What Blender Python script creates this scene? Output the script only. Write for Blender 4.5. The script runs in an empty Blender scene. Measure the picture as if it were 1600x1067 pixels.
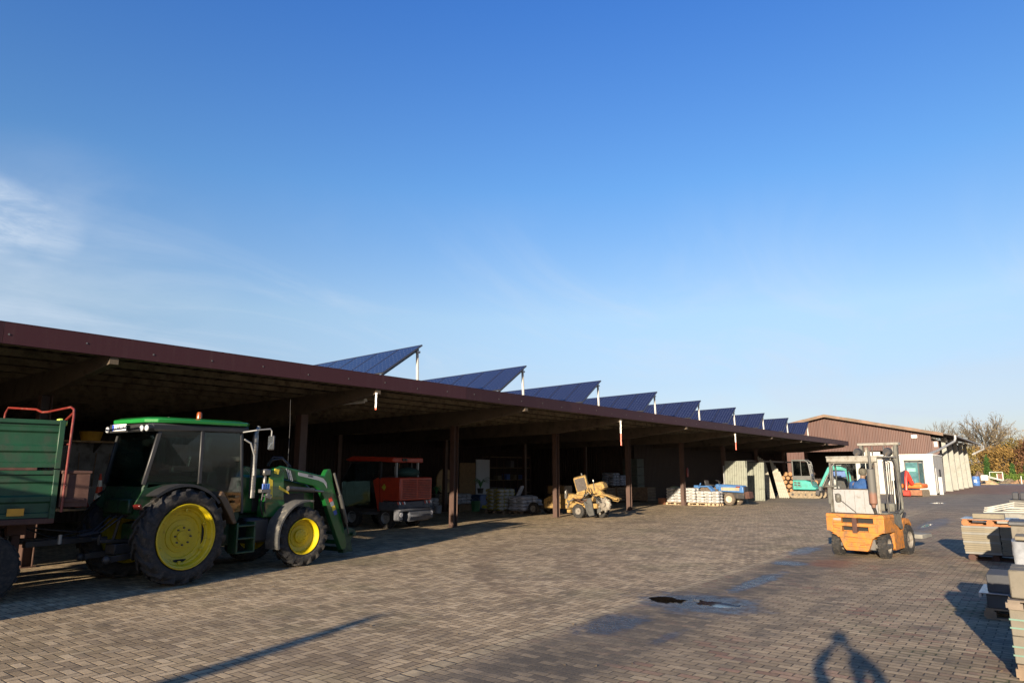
import bpy, math, random
from mathutils import Vector, Matrix, Euler
random.seed(7)
SC = bpy.context.scene
COL = SC.collection
R = math.radians
# ---------------------------------------------------------------- camera
YAW, PITCH = 37.89, 10.69
cd = bpy.data.cameras.new('camera'); cam = bpy.data.objects.new('camera', cd); COL.objects.link(cam)
cd.lens = 24.0; cd.sensor_width = 36.0; cd.clip_start = 0.02; cd.clip_end = 3000
cam.location = (0, 0, 2.0); cam.rotation_euler = (R(90 + PITCH), 0, R(YAW))
SC.camera = cam
# ---------------------------------------------------------------- sky, sun, exposure
SUN_EL, SUN_AZ = 11.56, 166.37          # azimuth of the sun, clockwise from +Y
SKY_STR, SUN_STR, EXPO = 0.0585, 5.0, 1.45
w = bpy.data.worlds.new('World'); SC.world = w; w.use_nodes = True
wn = w.node_tree.nodes; wl = w.node_tree.links; wn.clear()
def wnode(t, **k):
    n = wn.new(t)
    for a, b in k.items(): setattr(n, a, b)
    return n
sky = wnode('ShaderNodeTexSky', sky_type='NISHITA', sun_disc=False)
sky.sun_elevation = R(SUN_EL); sky.sun_rotation = R(SUN_AZ); sky.altitude = 30
sky.air_density = 1.0; sky.dust_density = 0.6; sky.ozone_density = 2.2
bg = wnode('ShaderNodeBackground'); bg.inputs['Strength'].default_value = SKY_STR
out = wnode('ShaderNodeOutputWorld')
tc = wnode('ShaderNodeTexCoord')
def wm(op, a, b=None, c=None):
    n = wnode('ShaderNodeMath', operation=op)
    for i, v in enumerate((a, b, c)):
        if v is None: continue
        if isinstance(v, (int, float)): n.inputs[i].default_value = v
        else: wl.new(v, n.inputs[i])
    return n.outputs[0]
sep = wnode('ShaderNodeSeparateXYZ'); wl.new(tc.outputs['Generated'], sep.inputs[0])
sx, sy, sz = sep.outputs
# thin cirrus on a plane high above: direction divided by its height
den = wm('MAXIMUM', wm('ADD', sz, 0.10), 0.03)
cx, cy = wm('DIVIDE', sx, den), wm('DIVIDE', sy, den)
cmb = wnode('ShaderNodeCombineXYZ'); wl.new(cx, cmb.inputs[0]); wl.new(cy, cmb.inputs[1])
def wnoise(scale, detail, dist, off, st=(1, 1, 1), rot=0, rough=.55):
    mp = wnode('ShaderNodeMapping'); wl.new(cmb.outputs[0], mp.inputs[0])
    mp.inputs['Location'].default_value = off; mp.inputs['Scale'].default_value = st; mp.inputs['Rotation'].default_value = (0, 0, rot)
    n = wnode('ShaderNodeTexNoise'); wl.new(mp.outputs[0], n.inputs['Vector'])
    n.inputs['Scale'].default_value = scale; n.inputs['Detail'].default_value = detail
    n.inputs['Distortion'].default_value = dist; n.inputs['Roughness'].default_value = rough
    return n.outputs[0]
def wramp(v, lo, hi):
    n = wnode('ShaderNodeMapRange', interpolation_type='SMOOTHSTEP'); wl.new(v, n.inputs[0])
    n.inputs[1].default_value = lo; n.inputs[2].default_value = hi
    return n.outputs[0]
def blob(ax, ay, az, lo, hi):
    v = Vector((ax, ay, az)).normalized()
    d = wm('ADD', wm('ADD', wm('MULTIPLY', sx, v.x), wm('MULTIPLY', sy, v.y)), wm('MULTIPLY', sz, v.z))
    return wramp(d, lo, hi)
def dirpix(px, py):
    F = Vector((-math.sin(R(YAW)) * math.cos(R(PITCH)), math.cos(R(YAW)) * math.cos(R(PITCH)), math.sin(R(PITCH))))
    Rt = Vector((math.cos(R(YAW)), math.sin(R(YAW)), 0)); U = Rt.cross(F)
    return (F * 1067 + Rt * (px - 800) - U * (py - 533.5)).normalized()
c1 = wm('MULTIPLY', wramp(wnoise(1.5, 8, .9, (3.1, 1.2, 0), (1, .42, 1), R(35), .62), .42, .74), wramp(sz, .42, .12))
low = wm('MULTIPLY', c1, wramp(sz, -.02, .05))
wisp = wramp(wnoise(3.6, 8, 1.2, (0, 0, 0), (1, .5, 1), R(20), .68), .36, .72)
b1 = wm('MULTIPLY', wm('MAXIMUM', blob(*dirpix(-15, 335), .9985, 1.0), wm('MAXIMUM', wm('MULTIPLY', blob(*dirpix(35, 345), .9990, 1.0), .8), wm('MULTIPLY', blob(*dirpix(85, 368), .9993, 1.0), .5))), wisp)
b1 = wm('MULTIPLY', b1, 1.05)
b2 = wm('MULTIPLY', blob(*dirpix(90, 470), .975, .999), wramp(wnoise(1.6, 6, .4, (5, 2, 0)), .3, .7))
d3 = dirpix(1600, 612)
el_ = wm('ADD', sz, wm('MULTIPLY', sx, -.11))   # a long streak that climbs gently to the right
b3 = wm('MULTIPLY', wm('MULTIPLY', blob(*d3, .955, .9985), wm('MULTIPLY', wramp(el_, .060, .085), wramp(el_, .150, .122))), wramp(wnoise(2.0, 5, .3, (1, 7, 0), (.5, 1.4, 1)), .1, .5))
cl = wm('ADD', wm('MULTIPLY', low, .46), wm('ADD', wm('MULTIPLY', b1, .75), wm('ADD', wm('MULTIPLY', b2, .30), wm('MULTIPLY', b3, .35))))
cl = wm('MINIMUM', cl, .8)
# deeper blue overhead, paler towards the horizon, as in the clear winter air of the photograph
tr_ = wnode('ShaderNodeValToRGB'); wl.new(sz, tr_.inputs[0]); er = tr_.color_ramp.elements
for p_, c_ in ((0.0,(.37,.345,.47)),(.12,(.465,.42,.475)),(.216,(.60,.553,.553)),(.39,(.377,.54,.70)),(.6,(.247,.467,.81)),(1.0,(.2,.43,.85))):
    e_ = er.new(p_) if p_ not in (0.0, 1.0) else er[0 if p_ == 0 else -1]; e_.color = (*c_,1)
tm_ = wnode('ShaderNodeVectorMath', operation='MULTIPLY'); wl.new(sky.outputs[0], tm_.inputs[0]); wl.new(tr_.outputs[0], tm_.inputs[1])
ts_ = wnode('ShaderNodeVectorMath', operation='SCALE'); wl.new(tm_.outputs[0], ts_.inputs[0]); ts_.inputs['Scale'].default_value = 2.05
mixc = wnode('ShaderNodeMix', data_type='RGBA'); wl.new(cl, mixc.inputs[0]); wl.new(ts_.outputs[0], mixc.inputs[6])
mixc.inputs[7].default_value = (4.1, 4.75, 5.6, 1)
wl.new(mixc.outputs[2], bg.inputs['Color']); wl.new(bg.outputs[0], out.inputs[0])
sd = bpy.data.lights.new('sun', 'SUN'); so = bpy.data.objects.new('sun', sd); COL.objects.link(so)
sd.energy = SUN_STR; sd.angle = R(0.55); sd.color = (1.0, .84, .64)
sdir = Vector((math.sin(R(SUN_AZ)) * math.cos(R(SUN_EL)), math.cos(R(SUN_AZ)) * math.cos(R(SUN_EL)), math.sin(R(SUN_EL))))
so.rotation_euler = sdir.to_track_quat('Z', 'Y').to_euler(); so.location = sdir * 60
vs = SC.view_settings; vs.view_transform = 'Standard'; vs.look = 'None'; vs.exposure = EXPO; vs.gamma = 1
SC.cycles.max_bounces = 8; SC.cycles.transparent_max_bounces = 16

# ---------------------------------------------------------------- mesh helper
class MB:
    def __init__(s): s.v = []; s.f = []; s.mi = []; s.M = Matrix.Identity(4)
    def add(s, vs_, fs, m=0):
        o = len(s.v); s.v += [s.M @ Vector(p) for p in vs_]
        for f in fs: s.f.append([o + i for i in f]); s.mi.append(m)
        return s
    def box(s, x0, x1, y0, y1, z0, z1, m=0):
        if x0 > x1: x0, x1 = x1, x0
        if y0 > y1: y0, y1 = y1, y0
        if z0 > z1: z0, z1 = z1, z0
        return s.add([(x0,y0,z0),(x1,y0,z0),(x1,y1,z0),(x0,y1,z0),(x0,y0,z1),(x1,y0,z1),(x1,y1,z1),(x0,y1,z1)],
              [(0,3,2,1),(4,5,6,7),(0,1,5,4),(1,2,6,5),(2,3,7,6),(3,0,4,7)], m)
    def obox(s, c, size, rot=(0,0,0), m=0):
        K = s.M; s.M = K @ Matrix.Translation(c) @ Euler(rot).to_matrix().to_4x4()
        a, b, d = size; s.box(-a/2,a/2,-b/2,b/2,-d/2,d/2,m); s.M = K; return s
    def beam(s, p0, p1, wd, ht, m=0, up=(0,0,1)):
        p0, p1 = Vector(p0), Vector(p1); x = (p1-p0); L = x.length; x.normalize()
        y = Vector(up).cross(x)
        if y.length < 1e-4: y = Vector((0,1,0)).cross(x)
        y.normalize(); z = x.cross(y)
        K = s.M; T = Matrix((x,y,z)).transposed().to_4x4(); T.translation = (p0+p1)/2; s.M = K @ T
        s.box(-L/2,L/2,-wd/2,wd/2,-ht/2,ht/2,m); s.M = K; return s
    def tube(s, pts, r, n=8, m=0, cap=True):
        pts = [Vector(p) for p in pts]; rs = r if isinstance(r, (list,tuple)) else [r]*len(pts)
        rings = []; pn = None
        for i, p in enumerate(pts):
            d = (pts[min(i+1,len(pts)-1)] - pts[max(i-1,0)]).normalized()
            if pn is None: pn = d.orthogonal().normalized()
            pn = (pn - d*pn.dot(d)); pn = pn.normalized() if pn.length > 1e-5 else d.orthogonal().normalized()
            b = d.cross(pn); rings.append([p + (pn*math.cos(2*math.pi*k/n) + b*math.sin(2*math.pi*k/n))*rs[i] for k in range(n)])
        vv = [q for rg in rings for q in rg]; ff = []
        for i in range(len(pts)-1):
            for k in range(n):
                a, b2 = i*n+k, i*n+(k+1)%n; ff.append((a, b2, b2+n, a+n))
        if cap: ff.append(tuple(range(n))[::-1]); ff.append(tuple((len(pts)-1)*n+k for k in range(n)))
        return s.add(vv, ff, m)
    def cyl(s, p0, p1, r0, r1=None, n=16, m=0): return s.tube([p0,p1],[r0, r0 if r1 is None else r1],n,m)
    def prism(s, pts, axis, a, b, m=0):
        n = len(pts)
        def q(u, v_, t): return {'x':(t,u,v_),'y':(u,t,v_),'z':(u,v_,t)}[axis]
        vv = [q(u,v_,a) for u,v_ in pts] + [q(u,v_,b) for u,v_ in pts]
        ff = [tuple(range(n)), tuple(range(2*n-1,n-1,-1))] + [(i,n+i,n+(i+1)%n,(i+1)%n) for i in range(n)]
        return s.add(vv, ff, m)
    def lathe(s, prof, c=(0,0,0), axis='z', n=24, m=0, closed=False):
        c = Vector(c); vv = []; ff = []
        for r_, h in prof:
            for k in range(n):
                a = 2*math.pi*k/n; u, v_ = r_*math.cos(a), r_*math.sin(a)
                vv.append(c + Vector({'z':(u,v_,h),'y':(u,h,v_),'x':(h,u,v_)}[axis]))
        L = len(prof)
        for i in range(L if closed else L-1):
            j = (i+1) % L
            for k in range(n): ff.append((i*n+k, i*n+(k+1)%n, j*n+(k+1)%n, j*n+k))
        return s.add(vv, ff, m)
    def ball(s, c, r, n=12, m=0, k=8):
        rr = r if isinstance(r,(tuple,list)) else (r,r,r)
        K = s.M; s.M = K @ Matrix.Translation(c) @ Matrix.Diagonal((*rr,1))
        s.lathe([(max(1e-3,math.sin(math.pi*i/k)), -math.cos(math.pi*i/k)) for i in range(k+1)], n=n, m=m); s.M = K; return s
    def sack(s, c, size, m=0, rz=0, seed=None):
        # pillow-like bag, flattened super-ellipsoid with crumples
        rnd = random.Random(seed if seed is not None else random.random()); a, b, h = size; nu, nv = 14, 6
        K = s.M; s.M = K @ Matrix.Translation(c) @ Matrix.Rotation(rz,4,'Z'); vv = []; ff = []
        def sp(x, e): return math.copysign(abs(x)**e, x)
        ph = [rnd.random()*6.28 for _ in range(4)]
        for i in range(nv+1):
            t = -math.pi/2 + math.pi*i/nv
            for k in range(nu):
                p = 2*math.pi*k/nu
                x = sp(math.cos(t),.6)*sp(math.cos(p),.45); y = sp(math.cos(t),.6)*sp(math.sin(p),.45); z = sp(math.sin(t),.8)
                wv = 1 + .05*math.sin(3*p+ph[0]) + .04*math.sin(5*p+ph[1]+t*2)
                vv.append((x*a/2*wv, y*b/2*wv, (z+.10*math.sin(4*p+ph[2])*math.cos(t))*h/2*(1+.10*math.sin(2*p+ph[3]))))
        for i in range(nv):
            for k in range(nu): ff.append((i*nu+k, i*nu+(k+1)%nu, (i+1)*nu+(k+1)%nu, (i+1)*nu+k))
        s.add(vv, ff, m); s.M = K; return s
    def build(s, name, mats, parent=None, bevel=0, smooth=35, loc=None, rot=None, fix=True, seg=1):
        me = bpy.data.meshes.new(name); me.from_pydata([tuple(p) for p in s.v], [], s.f)
        if not isinstance(mats,(list,tuple)): mats = [mats]
        for m_ in mats: me.materials.append(m_)
        me.polygons.foreach_set('material_index', s.mi)
        if fix:
            import bmesh
            bm = bmesh.new(); bm.from_mesh(me); bmesh.ops.recalc_face_normals(bm, faces=bm.faces); bm.to_mesh(me); bm.free()
        if smooth:
            me.polygons.foreach_set('use_smooth', [True]*len(me.polygons)); me.set_sharp_from_angle(angle=R(smooth))
        me.update(); o = bpy.data.objects.new(name, me); COL.objects.link(o)
        if parent is not None: o.parent = parent
        if loc is not None: o.location = loc
        if rot is not None: o.rotation_euler = rot
        if bevel:
            bv = o.modifiers.new('bevel','BEVEL'); bv.width = bevel; bv.segments = seg; bv.limit_method = 'ANGLE'; bv.angle_limit = R(40); bv.harden_normals = False
        return o
def tag(o, label=None, cat=None, group=None, kind=None):
    if label: o['label'] = label
    if cat: o['category'] = cat
    if group: o['group'] = group
    if kind: o['kind'] = kind
    return o
def root(name, label, cat, loc=(0,0,0), head=90, group=None):
    """Empty at the thing's base; local x points along compass heading `head` (0 = +Y), y to its left."""
    o = bpy.data.objects.new(name, None); COL.objects.link(o); o.location = loc; o.rotation_euler = (0,0,R(90-head))
    o.empty_display_size = .3
    return tag(o, label, cat, group)
def dup(t, loc=None, rz=None, label=None):
    c = t.copy(); COL.objects.link(c)
    if loc is not None: c.location = loc
    if rz is not None: c.rotation_euler = (0,0,rz)
    if label: c['label'] = label
    kids = [o for o in bpy.data.objects if o.parent == t]
    for k in kids: kk = dup(k); kk.parent = c
    return c

# ---------------------------------------------------------------- materials
class NT:
    def __init__(s, name):
        s.mat = bpy.data.materials.new(name); s.mat.use_nodes = True; s.t = s.mat.node_tree; s.n = s.t.nodes; s.l = s.t.links
        s.b = s.n['Principled BSDF']; s.out = s.n['Material Output']
    def node(s, t, **k):
        n = s.n.new(t)
        for a, b in k.items(): setattr(n, a, b)
        return n
    def put(s, sock, v):
        if isinstance(v, (int,float)): sock.default_value = v
        elif isinstance(v, (tuple,list)): sock.default_value = (*v,1) if len(v)==3 and sock.type=='RGBA' else v
        else: s.l.new(v, sock)
    def m(s, op, a, b=None, c=None):
        n = s.node('ShaderNodeMath', operation=op)
        for i, v in enumerate((a,b,c)):
            if v is not None: s.put(n.inputs[i], v)
        return n.outputs[0]
    def ramp(s, v, lo, hi, a=0., b=1.):
        n = s.node('ShaderNodeMapRange', interpolation_type='SMOOTHSTEP'); s.put(n.inputs[0], v)
        for i, q in enumerate((lo,hi,a,b)): s.put(n.inputs[i+1], q)
        return n.outputs[0]
    def mix(s, f, a, b, mode='MIX'):
        n = s.node('ShaderNodeMix', data_type='RGBA', blend_type=mode); s.put(n.inputs[0], f); s.put(n.inputs[6], a); s.put(n.inputs[7], b); return n.outputs[2]
    def noise(s, vec, scale=5, detail=4, rough=.55, dist=0):
        n = s.node('ShaderNodeTexNoise'); s.l.new(vec, n.inputs['Vector'])
        for k, v in (('Scale',scale),('Detail',detail),('Roughness',rough),('Distortion',dist)): n.inputs[k].default_value = v
        return n.outputs[0]
    def obj(s): return s.node('ShaderNodeTexCoord').outputs['Object']
    def pos(s): return s.node('ShaderNodeNewGeometry').outputs['Position']
    def mapv(s, vec, loc=(0,0,0), rot=(0,0,0), sc=(1,1,1)):
        n = s.node('ShaderNodeMapping'); s.l.new(vec, n.inputs[0]); n.inputs[1].default_value = loc; n.inputs[2].default_value = rot; n.inputs[3].default_value = sc; return n.outputs[0]
    def bump(s, h, strength=.4, dist=.02):
        n = s.node('ShaderNodeBump'); n.inputs['Strength'].default_value = strength; n.inputs['Distance'].default_value = dist
        s.l.new(h, n.inputs['Height']); s.l.new(n.outputs[0], s.b.inputs['Normal'])
    def set(s, **k):
        for a, v in k.items(): s.put(s.b.inputs[{'col':'Base Color','rough':'Roughness','metal':'Metallic','coat':'Coat Weight','spec':'Specular IOR Level'}.get(a,a)], v)
        return s.mat
MATS = {}
def mat(name, col, rough=.6, metal=0, var=.18, scale=5, dirt=None, da=.35, bump=0, bscale=30, coat=0, spec=.5):
    if name in MATS: return MATS[name]
    t = NT(name); v = t.obj()
    n1 = t.noise(v, scale, 5, .6)
    c = t.mix(t.ramp(n1,.25,.75), tuple(x*(1-var) for x in col), tuple(min(1,x*(1+var)) for x in col))
    rg = rough
    if dirt:
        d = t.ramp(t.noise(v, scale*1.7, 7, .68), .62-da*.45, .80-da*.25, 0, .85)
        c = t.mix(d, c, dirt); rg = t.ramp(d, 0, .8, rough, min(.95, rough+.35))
    t.set(col=c, rough=rg, metal=metal, coat=coat, spec=spec)
    if bump: t.bump(t.noise(v, bscale, 5, .65), bump, .01)
    MATS[name] = t.mat; return t.mat
def glass(name, tint=(.6,.7,.7), rough=.02, dust=.03, spec=1):
    t = NT(name); n = t.n; l = t.l
    tr = t.node('ShaderNodeBsdfTransparent'); tr.inputs[0].default_value = (*tint,1)
    gl = t.node('ShaderNodeBsdfGlossy'); gl.inputs['Roughness'].default_value = rough; gl.inputs['Color'].default_value = (.9,.95,1,1)
    fr = t.node('ShaderNodeFresnel'); fr.inputs[0].default_value = 1.5
    f = t.m('MULTIPLY_ADD', fr.outputs[0], spec, .03)
    ms = t.node('ShaderNodeMixShader'); l.new(f, ms.inputs[0]); l.new(tr.outputs[0], ms.inputs[1]); l.new(gl.outputs[0], ms.inputs[2])
    df = t.node('ShaderNodeBsdfDiffuse'); df.inputs[0].default_value = (.10,.10,.09,1)
    d = t.ramp(t.noise(t.obj(), 2.2, 6, .6), .35, .8, .0, dust); m2 = t.node('ShaderNodeMixShader'); l.new(d, m2.inputs[0]); l.new(ms.outputs[0], m2.inputs[1]); l.new(df.outputs[0], m2.inputs[2])
    l.new(m2.outputs[0], t.out.inputs[0]); return t.mat
DUST = (.19,.16,.12); MUD = (.11,.085,.06)
m_green = mat('tractor_green', (.006,.072,.014), .3, dirt=(.03,.04,.02), da=.15, coat=.5)
m_greendk = mat('chassis_green', (.005,.034,.010), .5, dirt=(.018,.02,.014), da=.4)
m_yellow = mat('rim_yellow', (.40,.31,.005), .42, dirt=(.16,.12,.012), da=.18, var=.08)
m_tyre = mat('tyre_rubber', (.010,.010,.010), .85, var=.3, scale=9, dirt=(.05,.042,.034), da=.42, bump=.3, bscale=50)
m_black = mat('black_plastic', (.018,.018,.019), .5, dirt=(.07,.06,.05), da=.12)
m_dark = mat('dark_steel', (.035,.035,.037), .55, .3, dirt=MUD, da=.3)
m_steel = mat('bare_steel', (.20,.195,.18), .42, .8, dirt=(.16,.11,.07), da=.2)
m_galv = mat('galvanised_steel', (.26,.265,.26), .5, .4, dirt=(.15,.14,.11), da=.15)
m_white = mat('white_paint', (.40,.395,.37), .5, var=.05, dirt=(.24,.22,.17), da=.2)
m_whiteplain = mat('white_plastic', (.78,.78,.78), .4, var=.03)
m_concrete = mat('concrete', (.17,.165,.145), .9, var=.15, scale=3, dirt=(.10,.10,.075), da=.25, bump=.3)
m_wood = mat('rough_timber', (.33,.24,.145), .85, var=.25, scale=4, dirt=(.16,.13,.1), da=.3, bump=.3)
m_wooddk = mat('weathered_timber', (.16,.115,.075), .9, var=.3, scale=4, dirt=(.08,.065,.05), da=.35, bump=.3)
m_glass = glass('cab_glass', (.46,.54,.53), .02, .004, spec=.40)
m_exglass = glass('tinted_cab_glass', (.16,.24,.23), .03, .05, spec=1.0)
m_red = mat('red_paint', (.12,.012,.008), .45, dirt=(.16,.06,.04), da=.3)
m_rust = mat('rust_red', (.045,.018,.012), .8, dirt=(.08,.04,.03), da=.4)
m_orange = mat('orange_paint', (.40,.135,.018), .42, dirt=(.17,.09,.035), da=.28, var=.1, coat=.2)
m_lampglass = mat('lamp_glass', (.55,.56,.58), .08, .35, var=.02)
m_blue = mat('blue_paint', (.04,.115,.27), .42, dirt=(.08,.09,.11), da=.22)
m_bluecloth = mat('blue_workwear', (.028,.085,.27), .9, var=.2, scale=8, bump=.2)
m_skin = mat('skin', (.27,.155,.11), .55, var=.06)
m_hair = mat('grey_hair', (.13,.11,.095), .85, var=.35, scale=30, bump=.5, bscale=60)

def text(s, size, material, parent, loc, rot, name='lettering', ext=.002):
    cu = bpy.data.curves.new(name,'FONT'); cu.body = s; cu.size = size; cu.extrude = ext; cu.align_x = 'CENTER'; cu.align_y = 'CENTER'; cu.resolution_u = 3
    to = bpy.data.objects.new('tmp', cu); me = bpy.data.meshes.new_from_object(to); bpy.data.objects.remove(to)
    me.materials.clear(); me.materials.append(material); me.name = name
    o = bpy.data.objects.new(name, me); COL.objects.link(o); o.parent = parent; o.location = loc; o.rotation_euler = rot
    return o
# ================================================================ GROUND
def ground_mat():
    t = NT('block_paving'); m = t.m; P = t.pos()
    sp = t.node('ShaderNodeSeparateXYZ'); t.l.new(P, sp.inputs[0]); X, Y, Z = sp.outputs
    wob = t.noise(P, 1.3, 3)
    Xw = m('ADD', X, m('MULTIPLY', m('SUBTRACT', wob, .5), .03)); Yw = m('ADD', Y, m('MULTIPLY', m('SUBTRACT', t.noise(t.mapv(P,(9,4,0)), 1.1, 3), .5), .03))
    def wn(a, b):
        c = t.node('ShaderNodeCombineXYZ'); t.put(c.inputs[0], a); t.put(c.inputs[1], b)
        n = t.node('ShaderNodeTexWhiteNoise', noise_dimensions='2D'); t.l.new(c.outputs[0], n.inputs[0]); return n.outputs[0], n.outputs[1]
    # herringbone, bricks one unit wide and two long
    S = 8.9
    x, y = m('MULTIPLY', Xw, S), m('MULTIPLY', Yw, S)
    i, j = m('FLOOR', x), m('FLOOR', y); u, v = m('SUBTRACT', x, i), m('SUBTRACT', y, j)
    d = m('SUBTRACT', m('SUBTRACT', i, j), m('MULTIPLY', m('FLOOR', m('DIVIDE', m('SUBTRACT', i, j), 4)), 4))
    hz = m('LESS_THAN', d, 1.5)
    e1 = m('MULTIPLY', m('GREATER_THAN', d, .5), hz)                # right half of a lying brick
    e2 = m('MULTIPLY', m('LESS_THAN', d, 2.5), m('SUBTRACT', 1, hz)) # upper half of a standing brick
    al = m('ADD', m('MULTIPLY', hz, m('ADD', u, e1)), m('MULTIPLY', m('SUBTRACT', 1, hz), m('ADD', v, e2)))
    ac = m('ADD', m('MULTIPLY', hz, v), m('MULTIPLY', m('SUBTRACT', 1, hz), u))
    edH = m('MINIMUM', m('MINIMUM', al, m('SUBTRACT', 2, al)), m('MINIMUM', ac, m('SUBTRACT', 1, ac)))
    rH, cH = wn(m('ADD', m('SUBTRACT', i, e1), m('MULTIPLY', hz, 517)), m('SUBTRACT', j, e2))
    # running bond, long side along X
    bx, by = m('MULTIPLY', Xw, 4.4), m('MULTIPLY', Yw, 8.6)
    row = m('FLOOR', by); bx2 = m('ADD', bx, m('MULTIPLY', m('FRACT', m('MULTIPLY', row, .5)), 1.0)); colm = m('FLOOR', bx2)
    fu, fv = m('SUBTRACT', bx2, colm), m('SUBTRACT', by, row)
    edS = m('MINIMUM', m('MULTIPLY', m('MINIMUM', fu, m('SUBTRACT', 1, fu)), 2), m('MINIMUM', fv, m('SUBTRACT', 1, fv)))
    rS, cS = wn(m('ADD', colm, 91), row)
    right = m('GREATER_THAN', X, -5.3)
    def sel(a, b): return m('ADD', m('MULTIPLY', right, b), m('MULTIPLY', m('SUBTRACT', 1, right), a))
    ed, rn = sel(edH, edS), sel(rH, rS)
    # edging strip between the two patterns
    strip = m('LESS_THAN', m('ABSOLUTE', m('ADD', X, 5.3)), .11)
    sy_ = m('FRACT', m('MULTIPLY', Y, 4.7)); edT = m('MINIMUM', m('SUBTRACT', .5, m('ABSOLUTE', m('DIVIDE', m('ADD', X, 5.3), .22))), m('MINIMUM', sy_, m('SUBTRACT', 1, sy_)))
    ed = m('ADD', m('MULTIPLY', strip, edT), m('MULTIPLY', m('SUBTRACT', 1, strip), ed))
    joint = t.ramp(m('ADD', ed, m('MULTIPLY', m('SUBTRACT', t.noise(P, 24, 4, .7), .5), .16)), .022, .095, 1, 0)
    # brick colours
    cl = t.mix(t.ramp(rn, .0, 1.), (.275,.213,.134), (.375,.300,.198))
    cl = t.mix(m('MULTIPLY', m('GREATER_THAN', m('FRACT', m('MULTIPLY', rn, 7.31)), .88), .35), cl, (.50,.42,.30))
    cl = t.mix(m('MULTIPLY', m('GREATER_THAN', m('FRACT', m('MULTIPLY', rn, 13.7)), .90), .45), cl, (.15,.12,.09))
    redp = m('MULTIPLY', m('MULTIPLY', right, m('GREATER_THAN', m('FRACT', m('MULTIPLY', rn, 29.3)), .80)), t.ramp(t.noise(P,.5,3), .40, .62))
    cl = t.mix(m('MULTIPLY', redp, .8), cl, (.235,.085,.062))
    cl = t.mix(m('MULTIPLY', right, .45), cl, (.20,.165,.115))
    cl = t.mix(.55, cl, t.mix(t.noise(P, 22, 6, .7), (.02,.02,.02), (.98,.98,.98)), 'SOFT_LIGHT')
    # joint fill: sand and moss
    moss = t.ramp(t.noise(P, .55, 5, .6), .48, .66)
    mossR = m('MULTIPLY', moss, t.ramp(X, -3.2, -1.0)); mossL = m('MULTIPLY', moss, .35)
    jc = t.mix(m('MAXIMUM', mossR, mossL), (.060,.045,.030), (.055,.068,.020))
    wide = t.ramp(m('ADD', ed, m('MULTIPLY', t.noise(P, 14, 4), -.35)), -.10, .13, 1, 0)
    cl = t.mix(m('MULTIPLY', m('MULTIPLY', wide, mossR), .9), cl, (.075,.085,.032))
    cl = t.mix(m('MULTIPLY', strip, .5), cl, (.40,.34,.23))
    cl = t.mix(joint, cl, jc)
    # mud, stains, tyre-tracks along the driving lane
    trk = t.mapv(P, (0,0,0), (0,0,R(-3)), (1.,.22,1.))
    big = t.noise(P, .33, 6, .62); med = t.noise(P, 1.7, 6, .65, .4)
    cl = t.mix(t.ramp(big, .50, .72, 0, .42), cl, (.115,.088,.062))
    cl = t.mix(t.ramp(med, .56, .72, 0, .6), cl, (.085,.07,.052))
    dk = t.ramp(t.noise(t.mapv(P,(7,3,0),(0,0,R(4)),(1,.45,1)), 1.25, 7, .66, .8), .53, .68, 0, .62)
    cl = t.mix(m('MULTIPLY', dk, m('MULTIPLY_ADD', right, .75, .25)), cl, (.095,.082,.064))
    cl = t.mix(m('MULTIPLY', t.ramp(t.noise(t.mapv(P,(3,8,0)), .45, 5), .52, .70, 0, .35), m('SUBTRACT', 1, right)), cl, (.13,.125,.055))
    # curved tyre marks in the herringbone field
    rr_ = m('POWER', m('ADD', m('POWER', m('ADD', X, 1.), 2), m('POWER', m('SUBTRACT', Y, 19.5), 2)), .5)
    def arc(r0, wd): return t.ramp(m('ABSOLUTE', m('SUBTRACT', m('ADD', rr_, m('MULTIPLY', wob, .5)), r0)), wd, wd*2.1, 1, 0)
    arcs = m('MULTIPLY', m('MAXIMUM', arc(10.2,.14), m('MAXIMUM', arc(12.1,.16), m('MULTIPLY', arc(9.3,.3), .6))), m('MULTIPLY', t.ramp(Y, 17.5, 14.5), m('MULTIPLY', t.ramp(Y, 6, 8.5), t.ramp(X,-5.8,-7.))))
    cl = t.mix(m('MULTIPLY', arcs, t.ramp(med, .35, .6, .1, .55)), cl, (.13,.09,.055))
    # gritty, wet strip right of the edging
    lane = m('MULTIPLY', m('MULTIPLY', t.ramp(m('ABSOLUTE', m('ADD', X, 4.45)), .25, 1.15, 1, 0), t.ramp(Y, 40, 24)), t.ramp(X, -5.20, -5.05))
    lane2 = m('MULTIPLY', t.ramp(m('ABSOLUTE', m('ADD', X, m('MULTIPLY_ADD', Y, -.02, 3.2))), .12, .5, 1, 0), t.ramp(Y, 30, 20))
    tn = t.noise(trk, 1.1, 6, .62, .5)
    grit = t.ramp(m('ADD', m('MULTIPLY', lane, .42), tn), .62, .92)
    grit2 = t.ramp(m('ADD', m('MULTIPLY', lane2, .30), tn), .66, .88)
    grit = m('MAXIMUM', grit, m('MULTIPLY', grit2, .75)); grit = m('MULTIPLY', grit, m('MULTIPLY', t.ramp(m('ADD', t.noise(P, 3.1, 6, .7), m('MULTIPLY', rn, -.22)), .22, .48, .12, 1), t.ramp(t.noise(P, 16, 4, .7), .25, .55, .55, 1)))
    gcol = t.mix(t.ramp(t.noise(P, 55, 3, .8), .3, .72), (.048,.041,.034), (.15,.127,.095))
    band = m('MULTIPLY', m('MULTIPLY', t.ramp(m('ADD', X, m('MULTIPLY', m('SUBTRACT', wob, .5), .8)), -5.45, -4.75), t.ramp(m('ADD', X, m('MULTIPLY', big, 2.2)), -1.6, -3.6)), m('MULTIPLY', t.ramp(Y, 42, 26), t.ramp(t.noise(P, 1.9, 5, .7), .25, .6, .35, 1)))
    cl = t.mix(m('MULTIPLY', band, .62), cl, (.115,.095,.072))
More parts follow.
